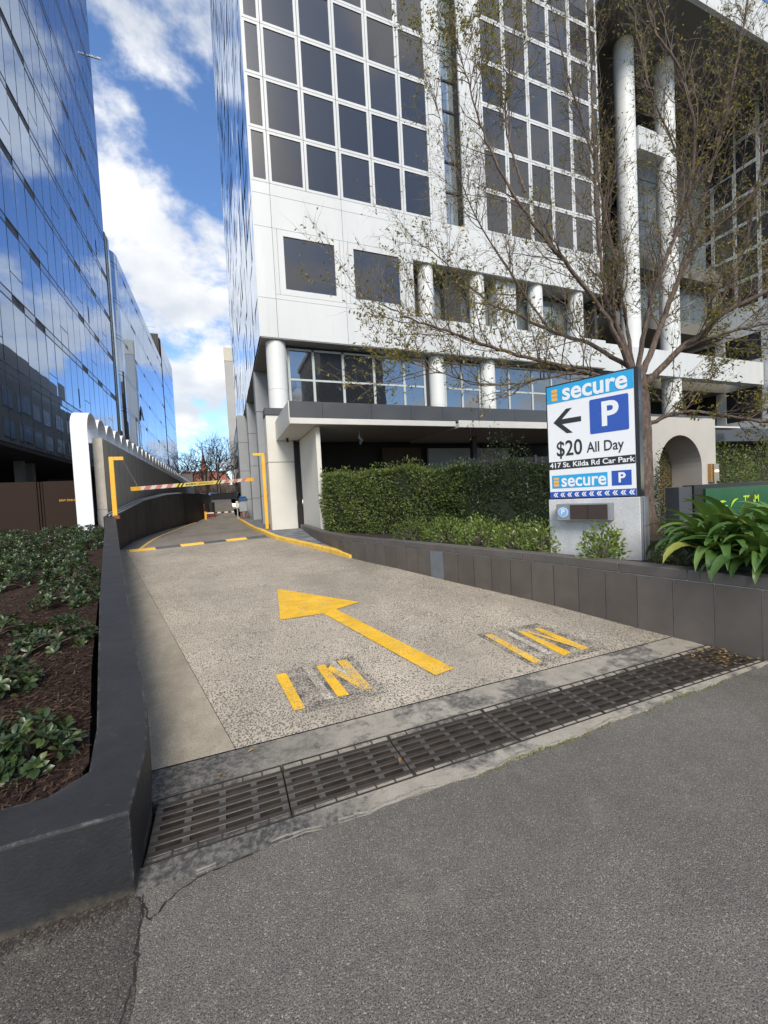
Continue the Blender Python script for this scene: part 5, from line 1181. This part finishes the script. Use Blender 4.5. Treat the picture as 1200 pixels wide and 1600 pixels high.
def hsam(lo=0, hi=1):
    def f():
        s_ = random.uniform(lo, hi) * HT; p, t = hat(s_); nn = Vector((t.y, -t.x, 0)) * 1.0; nn = -Vector((-t.y, t.x, 0)) if False else Vector((t.y, -t.x, 0))
        # camera side is where nn points away from the planter interior
        cs = nn if nn.dot(Vector((-1, -.4, 0))) > 0 else -nn; T = htop(s_)
        bulge = .10 * math.sin(s_ * 3.7 + 1) * math.sin(s_ * 1.3)
        u = random.random()
        if u < .72:
            z = random.uniform(.6, T); o_ = bulge + .06 * math.sin(z * 5 + s_ * 4) - abs(random.gauss(0, .07)) - (.12 * max(0, (z - T + .25) / .25) ** 2)
            return p + cs * o_ + Vector((0, 0, z)), (cs + Vector((0, 0, .35))).normalized()
        o_ = random.uniform(-.75, .02); return p + cs * o_ + Vector((0, 0, T - abs(random.gauss(0, .05)) + (random.random() < .14) * random.uniform(0, .20))), (Vector((0, 0, 1)) + cs * .3).normalized()
    return f
hg = thing('clipped_hedge', 'dense clipped green hedge curving behind the tiled planter wall', 'hedge', (4.05, 9.2, .62))
hl = MB(); blob_leaves(hl, 11500, hsam(0, .60), (.055, .10), (.026, .042)); hl.build('sunlit_tone_foliage', M['lf_hedge'], hg)['kind'] = 'stuff'  # sun on the hedge's left stretch is put into this lighter leaf colour
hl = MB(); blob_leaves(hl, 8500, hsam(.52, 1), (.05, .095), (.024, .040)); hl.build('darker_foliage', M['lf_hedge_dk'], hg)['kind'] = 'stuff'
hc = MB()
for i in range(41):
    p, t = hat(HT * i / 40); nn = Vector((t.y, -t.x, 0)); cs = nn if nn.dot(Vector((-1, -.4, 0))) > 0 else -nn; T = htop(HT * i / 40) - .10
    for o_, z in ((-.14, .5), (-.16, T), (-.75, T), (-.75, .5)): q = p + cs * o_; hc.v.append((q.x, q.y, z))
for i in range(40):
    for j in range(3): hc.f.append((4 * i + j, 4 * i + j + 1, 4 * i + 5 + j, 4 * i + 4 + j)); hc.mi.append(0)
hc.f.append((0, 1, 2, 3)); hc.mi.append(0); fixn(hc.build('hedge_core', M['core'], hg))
# ---- shrubs in the right planter
def shrub(name, x, y, z, rx, ry, h, n_, mat_, label, ln, wd, group=None, six=False, up=.35, stems=True, cat='shrub'):
    t = thing(name, label, cat, (x, y, z), group=group); m = MB()
    c = Vector((x, y, z))
    def sam():
        v = rv(); v.z = abs(v.z); r = random.uniform(.62, 1.06) * (1 + .12 * math.sin(v.x * 7 + x * 9) * math.sin(v.y * 6 + y * 5))
        return c + Vector((v.x * rx * r, v.y * ry * r, v.z * h * r + .02)), Vector((v.x / rx, v.y / ry, v.z / h)).normalized()
    blob_leaves(m, n_, sam, ln, wd, up, six); o = m.build('foliage', mat_, t); o['kind'] = 'stuff'
    if stems:
        s_ = MB()
        for i in range(9):
            v = rv(); v.z = abs(v.z) + .4; s_.tube([c, c + Vector((v.x * rx * .4, v.y * ry * .4, v.z * h * .35)), c + Vector((v.x * rx * .75, v.y * ry * .75, min(1, v.z) * h * .75))], [.012, .009, .004], 4, cap=False)
        s_.build('stems', M['twig'], t)
    return t
GR = 'bright low shrubs along the planter wall'
shrub('low_shrub', 3.62, 7.7, .62, .42, .42, .44, 800, M['lf_hedge'], 'small low shrub at the foot of the hedge, farthest along the planter', (.04, .07), (.018, .03), GR)
shrub('low_shrub', 3.98, 6.9, .62, .46, .48, .46, 1000, M['lf_bright'], 'bright green low shrub before the hedge, second from the far end', (.04, .075), (.018, .03), GR)
shrub('low_shrub', 4.10, 6.0, .62, .42, .48, .48, 1000, M['lf_bright'], 'bright green low shrub at the middle of the planter', (.04, .075), (.018, .03), GR)
shrub('low_shrub', 4.14, 5.1, .62, .36, .42, .44, 900, M['lf_bright'], 'yellow-green shrub just left of the pylon plinth', (.04, .075), (.018, .03), GR)
shrub('low_shrub', 4.16, 4.55, .62, .28, .28, .46, 560, M['lf_bright'], 'shrub touching the left edge of the pylon plinth', (.045, .08), (.02, .032), GR)
shrub('leafy_shrub', 4.25, 3.62, .62, .30, .20, .44, 460, M['lf_bright'], 'leafy open shrub growing in front of the pylon plinth', (.05, .085), (.024, .036), up=.5)
shrub('low_shrub', 4.72, 3.02, .62, .26, .24, .28, 480, M['lf_bright'], 'little green shrub right of the pylon plinth', (.035, .06), (.016, .026), GR)
shrub('round_bush', 5.6, 6.6, .62, .42, .42, .50, 900, M['lf_hedge_dk'], 'clipped round dark bush behind the pylon plinth', (.025, .04), (.013, .02))
shrub('round_bush', 5.0, 7.4, .62, .38, .38, .42, 700, M['lf_hedge'], 'small round bush between the hedge and the low shrubs', (.025, .04), (.013, .02))
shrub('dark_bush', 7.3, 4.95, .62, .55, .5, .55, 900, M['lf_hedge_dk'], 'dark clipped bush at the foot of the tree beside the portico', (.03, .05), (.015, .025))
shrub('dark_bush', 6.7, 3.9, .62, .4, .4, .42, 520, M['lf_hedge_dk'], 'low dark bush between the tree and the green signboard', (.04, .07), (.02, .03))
shrub('tall_bush', 11.45, 7.75, .62, .30, .22, 1.75, 1100, M['lf_hedge_dk'], 'tall narrow bush left of the portico arch', (.05, .08), (.025, .04))
shrub('background_bush', 7.6, 9.7, .62, 1.3, .6, 2.55, 2200, M['lf_hedge_dk'], 'grey-green bush rising behind the black screen fence', (.06, .10), (.02, .035))
shrub('background_bush', 10.2, 9.6, .62, .7, .5, 2.5, 800, M['lf_hedge_dk'], 'thin bush behind the pylon sign under the canopy', (.06, .10), (.02, .035))
shrub('garden_bush', 17.2, 9.3, .5, 1.6, .7, 2.35, 2600, M['lf_hedge'], 'rounded green bush behind the green signboard beyond the portico', (.08, .13), (.035, .055))
shrub('garden_bush', 19.8, 9.4, .5, 1.4, .7, 2.45, 2200, M['lf_hedge'], 'green bush at the right edge behind the signboard', (.08, .13), (.035, .055))
shrub('climbing_bush', 16.9, 10.4, 2.3, 1.5, .35, .85, 900, M['lf_hedge_dk'], 'bush growing up to the dark canopy beyond the portico', (.07, .11), (.03, .045), stems=False)
# ---- strap-leaved plants: every leaf a part
def strap_plant(x, y, z, n_, L0, label, spread=1.0, az=None):
    t = thing('strap_leaf_plant', label, 'plant', (x, y, z), group='strap-leaved plants on the planter wall')
    for i in range(n_):
        hang = az is not None and i % 3 == 0
        a = random.uniform(0, 2 * math.pi) if az is None or i % 3 else random.gauss(az, .8); L_ = L0 * random.uniform(.65, 1.15); wd = random.uniform(.040, .060); rise = random.uniform(.8, 1.52); droop = random.uniform(1.0, 2.3) if not hang else random.uniform(2.2, 3.0)
        d = Vector((math.cos(a), math.sin(a), 0)); sd = Vector((-d.y, d.x, 0)); el = rise; p = Vector((x, y, z)) + d * random.uniform(.01, .07) + rv() * .02; tw_ = random.uniform(-.5, .5)
        m = MB(); S = 10; 
        for j in range(S + 1):
            u = j / S; w_ = wd * (.5 + 1.0 * math.sin(math.pi * min(1, u * .78 + .16)) if u < .96 else .02); w_ *= (1 - u) ** .35 * 1.05
            dirv = d * math.cos(el) + Vector((0, 0, math.sin(el))); nn = d * -math.sin(el) + Vector((0, 0, math.cos(el))); s2 = (sd * math.cos(tw_ * u) + nn * math.sin(tw_ * u))
            m.v += [tuple(p + s2 * w_ + nn * w_ * .35), tuple(p), tuple(p - s2 * w_ + nn * w_ * .35)]
            el -= droop / S * (.3 + 1.5 * u); p = p + dirv * L_ / S
        for j in range(S): m.f += [(3 * j, 3 * j + 1, 3 * j + 4, 3 * j + 3), (3 * j + 1, 3 * j + 2, 3 * j + 5, 3 * j + 4)]; m.mi += [0, 0]
        m.build('leaf', M['lf_strap'], t, smooth=True)
strap_plant(4.60, 2.55, .64, 60, .80, 'big strap-leaved plant spilling over the tiled wall, nearest the little shrub', az=math.pi)
strap_plant(4.62, 2.16, .64, 60, .82, 'big strap-leaved plant overhanging the tiled wall at the right edge of the photo', az=math.pi)
strap_plant(5.15, 2.66, .64, 62, .96, 'tall strap-leaved plant right in front of the green signboard')
strap_plant(5.2, 2.2, .64, 56, .90, 'strap-leaved plant half out of the picture at the far right')
strap_plant(5.25, 3.15, .62, 20, .5, 'small strap-leaved plant at the end post of the green signboard')
# ---- mulch shrubs: the nearest ones leaf by leaf
GS = 'leathery low shrubs in the mulch bed'
LEAFM = []
for k_ in range(4):
    m = MB(); leaf_geo(m, Vector((0, 0, 0)), Vector((1, 0, 0)), Vector((0, 0, 1)), .058 + .006 * k_, .027 + .002 * k_, .18, True); LEAFM.append(m.mesh('leaf', M['lf_rhaph'], True))
def rosettes(x, y, z, r, h, nr):
    out = []
    for i in range(nr):
        v = rv(); v.z = abs(v.z) * .95 + .02; v.normalize(); c = Vector((x, y, z)) + Vector((v.x * r, v.y * r, v.z * h)) * random.uniform(.72, 1.02); ax = (v * .8 + Vector((0, 0, .5)) + rv() * .25).normalized()
        a = ax.cross(Vector((1, 0, 0)) if abs(ax.x) < .8 else Vector((0, 1, 0))).normalized(); b_ = ax.cross(a); ph = random.random() * 6
        for j in range(random.randint(6, 9)):
            an = ph + j * 2.4; el = .15 + j * .11; d = (a * math.cos(an) + b_ * math.sin(an)) * math.cos(el) + ax * math.sin(el); out.append((c - ax * .012 * (8 - j) * .3, d, ax, j))
    return out
def mulch_shrub(x, y, r, h, nr, label, leaves_as_parts=False, sc=1.0):
    z = bedz(y); t = thing('leathery_shrub', label, 'shrub', (x, y, z), group=GS); R_ = rosettes(x, y, z, r, h, nr); m = MB(); c = Vector((x, y, z))
    for i, (p, d, ax, j) in enumerate(R_):
        if leaves_as_parts and i < 290:
            s_ = d.cross(ax).normalized(); nn = s_.cross(d); mw = Matrix(((d.x, -s_.x, nn.x, p.x), (d.y, -s_.y, nn.y, p.y), (d.z, -s_.z, nn.z, p.z), (0, 0, 0, 1))) @ Matrix.Scale(sc * (1.05 - .04 * j), 4)
            setup(bpy.data.objects.new('leaf', random.choice(LEAFM)), t, mw)
        else: leaf_geo(m, p, d, ax, random.uniform(.05, .07) * sc, random.uniform(.024, .032) * sc, .18, True)
    if m.v: m.build('foliage', M['lf_rhaph'], t, smooth=True)['kind'] = 'stuff'
    s_ = MB()
    for i in range(10):
        p = random.choice(R_)[0]; s_.tube([c, c.lerp(p, .5) + Vector((0, 0, .03)), p], [.008, .006, .003], 4, cap=False)
    s_.build('stems', M['twig'], t)
mulch_shrub(-.97, 2.50, .20, .25, 56, 'largest leathery green shrub, nearest the front corner of the charcoal wall', True, .95)
mulch_shrub(-1.46, 3.42, .21, .22, 50, 'leathery shrub cut by the left edge of the photo, second nearest the front wall', True, .95)
mulch_shrub(-1.40, 4.26, .29, .24, 64, 'round leathery shrub standing alone in the mulch beside the charcoal wall', True, .95)
mulch_shrub(-2.00, 4.70, .24, .2, 30, 'small leathery shrub at the left edge level with the lone round one', False, 1.0)
mulch_shrub(-1.74, 5.7, .36, .28, 84, 'leathery shrub close to the charcoal wall, just beyond the lone round one', False, 1.0)
mulch_shrub(-2.06, 6.85, .38, .28, 84, 'leathery shrub against the charcoal wall, beginning the dense planting', False, 1.0)
mulch_shrub(-2.85, 7.0, .40, .28, 84, 'leathery shrub left of the dense clump, in open mulch', False, 1.0)
dense = []
random.seed(21)
for row in range(6):
    y = 8.1 + row * 1.0
    for c_ in range(5):
        x = kin(y) - .42 - c_ * .78 + random.uniform(-.15, .15)
        if row > 3 and c_ == 0: x += -.05
        dense.append((x, y + random.uniform(-.2, .2)))
side_ = ['against the charcoal wall', 'second from the charcoal wall', 'third from the charcoal wall', 'fourth from the charcoal wall', 'far left of the bed']; rown = ['front row', 'second row', 'third row', 'fourth row', 'fifth row', 'back row by the hoarding']
for i, (x, y) in enumerate(dense): mulch_shrub(x, y, random.uniform(.32, .38) + .035 * (i // 5), random.uniform(.24, .34), 84, 'leathery shrub of the dense planting, %s, %s' % (rown[i // 5], side_[i % 5]), False, 1.0)
# ---- bark chips, twigs and fallen leaves
chp = MB()
for i in range(14000):
    y = 2.15 + abs(random.gauss(0, 1)) * 2.3
    if y > 9: continue
    x = kin(y) - .03 - abs(random.gauss(0, .9)) if random.random() < .9 else random.uniform(-6, -2)
    a = random.uniform(0, math.pi); L_ = random.uniform(.006, .028) * (1.5 if random.random() < .06 else 1); w_ = random.uniform(.0012, .0048); t = Matrix.Translation((x, y, bank(x, y) + random.uniform(.002, .016))) @ Matrix.Rotation(a, 4, 'Z') @ Matrix.Rotation(random.gauss(0, .3), 4, 'Y') @ Matrix.Rotation(random.gauss(0, .5), 4, 'X')
    chp.add([t @ Vector(p) for p in ((-L_, -w_, 0), (L_, -w_ * .6, 0), (L_, w_ * .7, .002), (-L_, w_, .003))], [(0, 1, 2, 3)])
tag(chp.build('bark_chips', M['chip']), 'dark brown bark chips covering the garden bed', 'mulch', kind='stuff')
def fallen(px, py, z, ln, a, label):
    d = W(px, py, 1) - CAMP; s_ = (z - CAM_H) / d.z; p = CAMP + d * s_; m = MB(); leaf_geo(m, p, Vector((math.cos(a), math.sin(a), .12)), Vector((0, 0, 1)), ln, ln * .38, .22, True); tag(m.build('fallen_leaf', M['dead_leaf']), label, 'leaf', 'fallen leaves')
fallen(386, 1176, .018, .05, .4, 'tan fallen leaf on the driveway edge above the drain'); fallen(338, 1212, .016, .035, 0, 'small brown fallen leaf on the dark apron near the charcoal wall'); fallen(625, 1192, .014, .05, 1.2, 'yellow fallen leaf lying on the drain grate')
fallen(118, 1125, .36, .035, .1, 'pale yellow fallen leaf on the mulch beside the charcoal wall'); fallen(243, 1033, .09, .03, 2, 'dark fallen leaf on the concrete gutter strip')
lfh = MB()
for i in range(70):
    leaf_geo(lfh, Vector((random.uniform(3.72, 4.16), random.uniform(2.03, 2.38), random.uniform(.004, .02))), Vector((math.cos(i), math.sin(i), .15)), Vector((0, 0, 1)), random.uniform(.02, .045), .014, .2)
tag(lfh.build('leaf_litter', M['dead_leaf']), 'brown leaf litter caught in the drain end at the tiled wall', 'leaf litter', kind='stuff')
dirt = MB()
for i in range(420):
    x = -.45 - abs(random.gauss(0, .35)); y = 1.865 - abs(random.gauss(0, .035)); a = random.uniform(0, 3.1); L_ = random.uniform(.002, .014); w_ = random.uniform(.001, .003)
    t = Matrix.Translation((x, y, .006)) @ Matrix.Rotation(a, 4, 'Z'); dirt.add([t @ Vector(p) for p in ((-L_, -w_, 0), (L_, -w_, .002), (L_, w_, .002), (-L_, w_, 0))], [(0, 1, 2, 3)])
tag(dirt.build('dirt_litter', M['debris']), 'fine dirt and bark litter along the foot of the charcoal wall', 'dirt', kind='stuff')
ms_ = MB()
for i in range(260):
    x = random.choice((random.gauss(1.75, .28), random.gauss(3.0, .3))); y = edge(x) - .008 + random.gauss(0, .007); r_ = random.uniform(.003, .009); ms_.add([(x - r_, y, .004), (x, y - r_, .004), (x + r_, y, .004), (x, y + r_, .004), (x, y, .010)], [(0, 1, 4), (1, 2, 4), (2, 3, 4), (3, 0, 4)])
tag(ms_.build('moss', M['moss']), 'yellow-green moss along the apron edge', 'moss', kind='stuff')
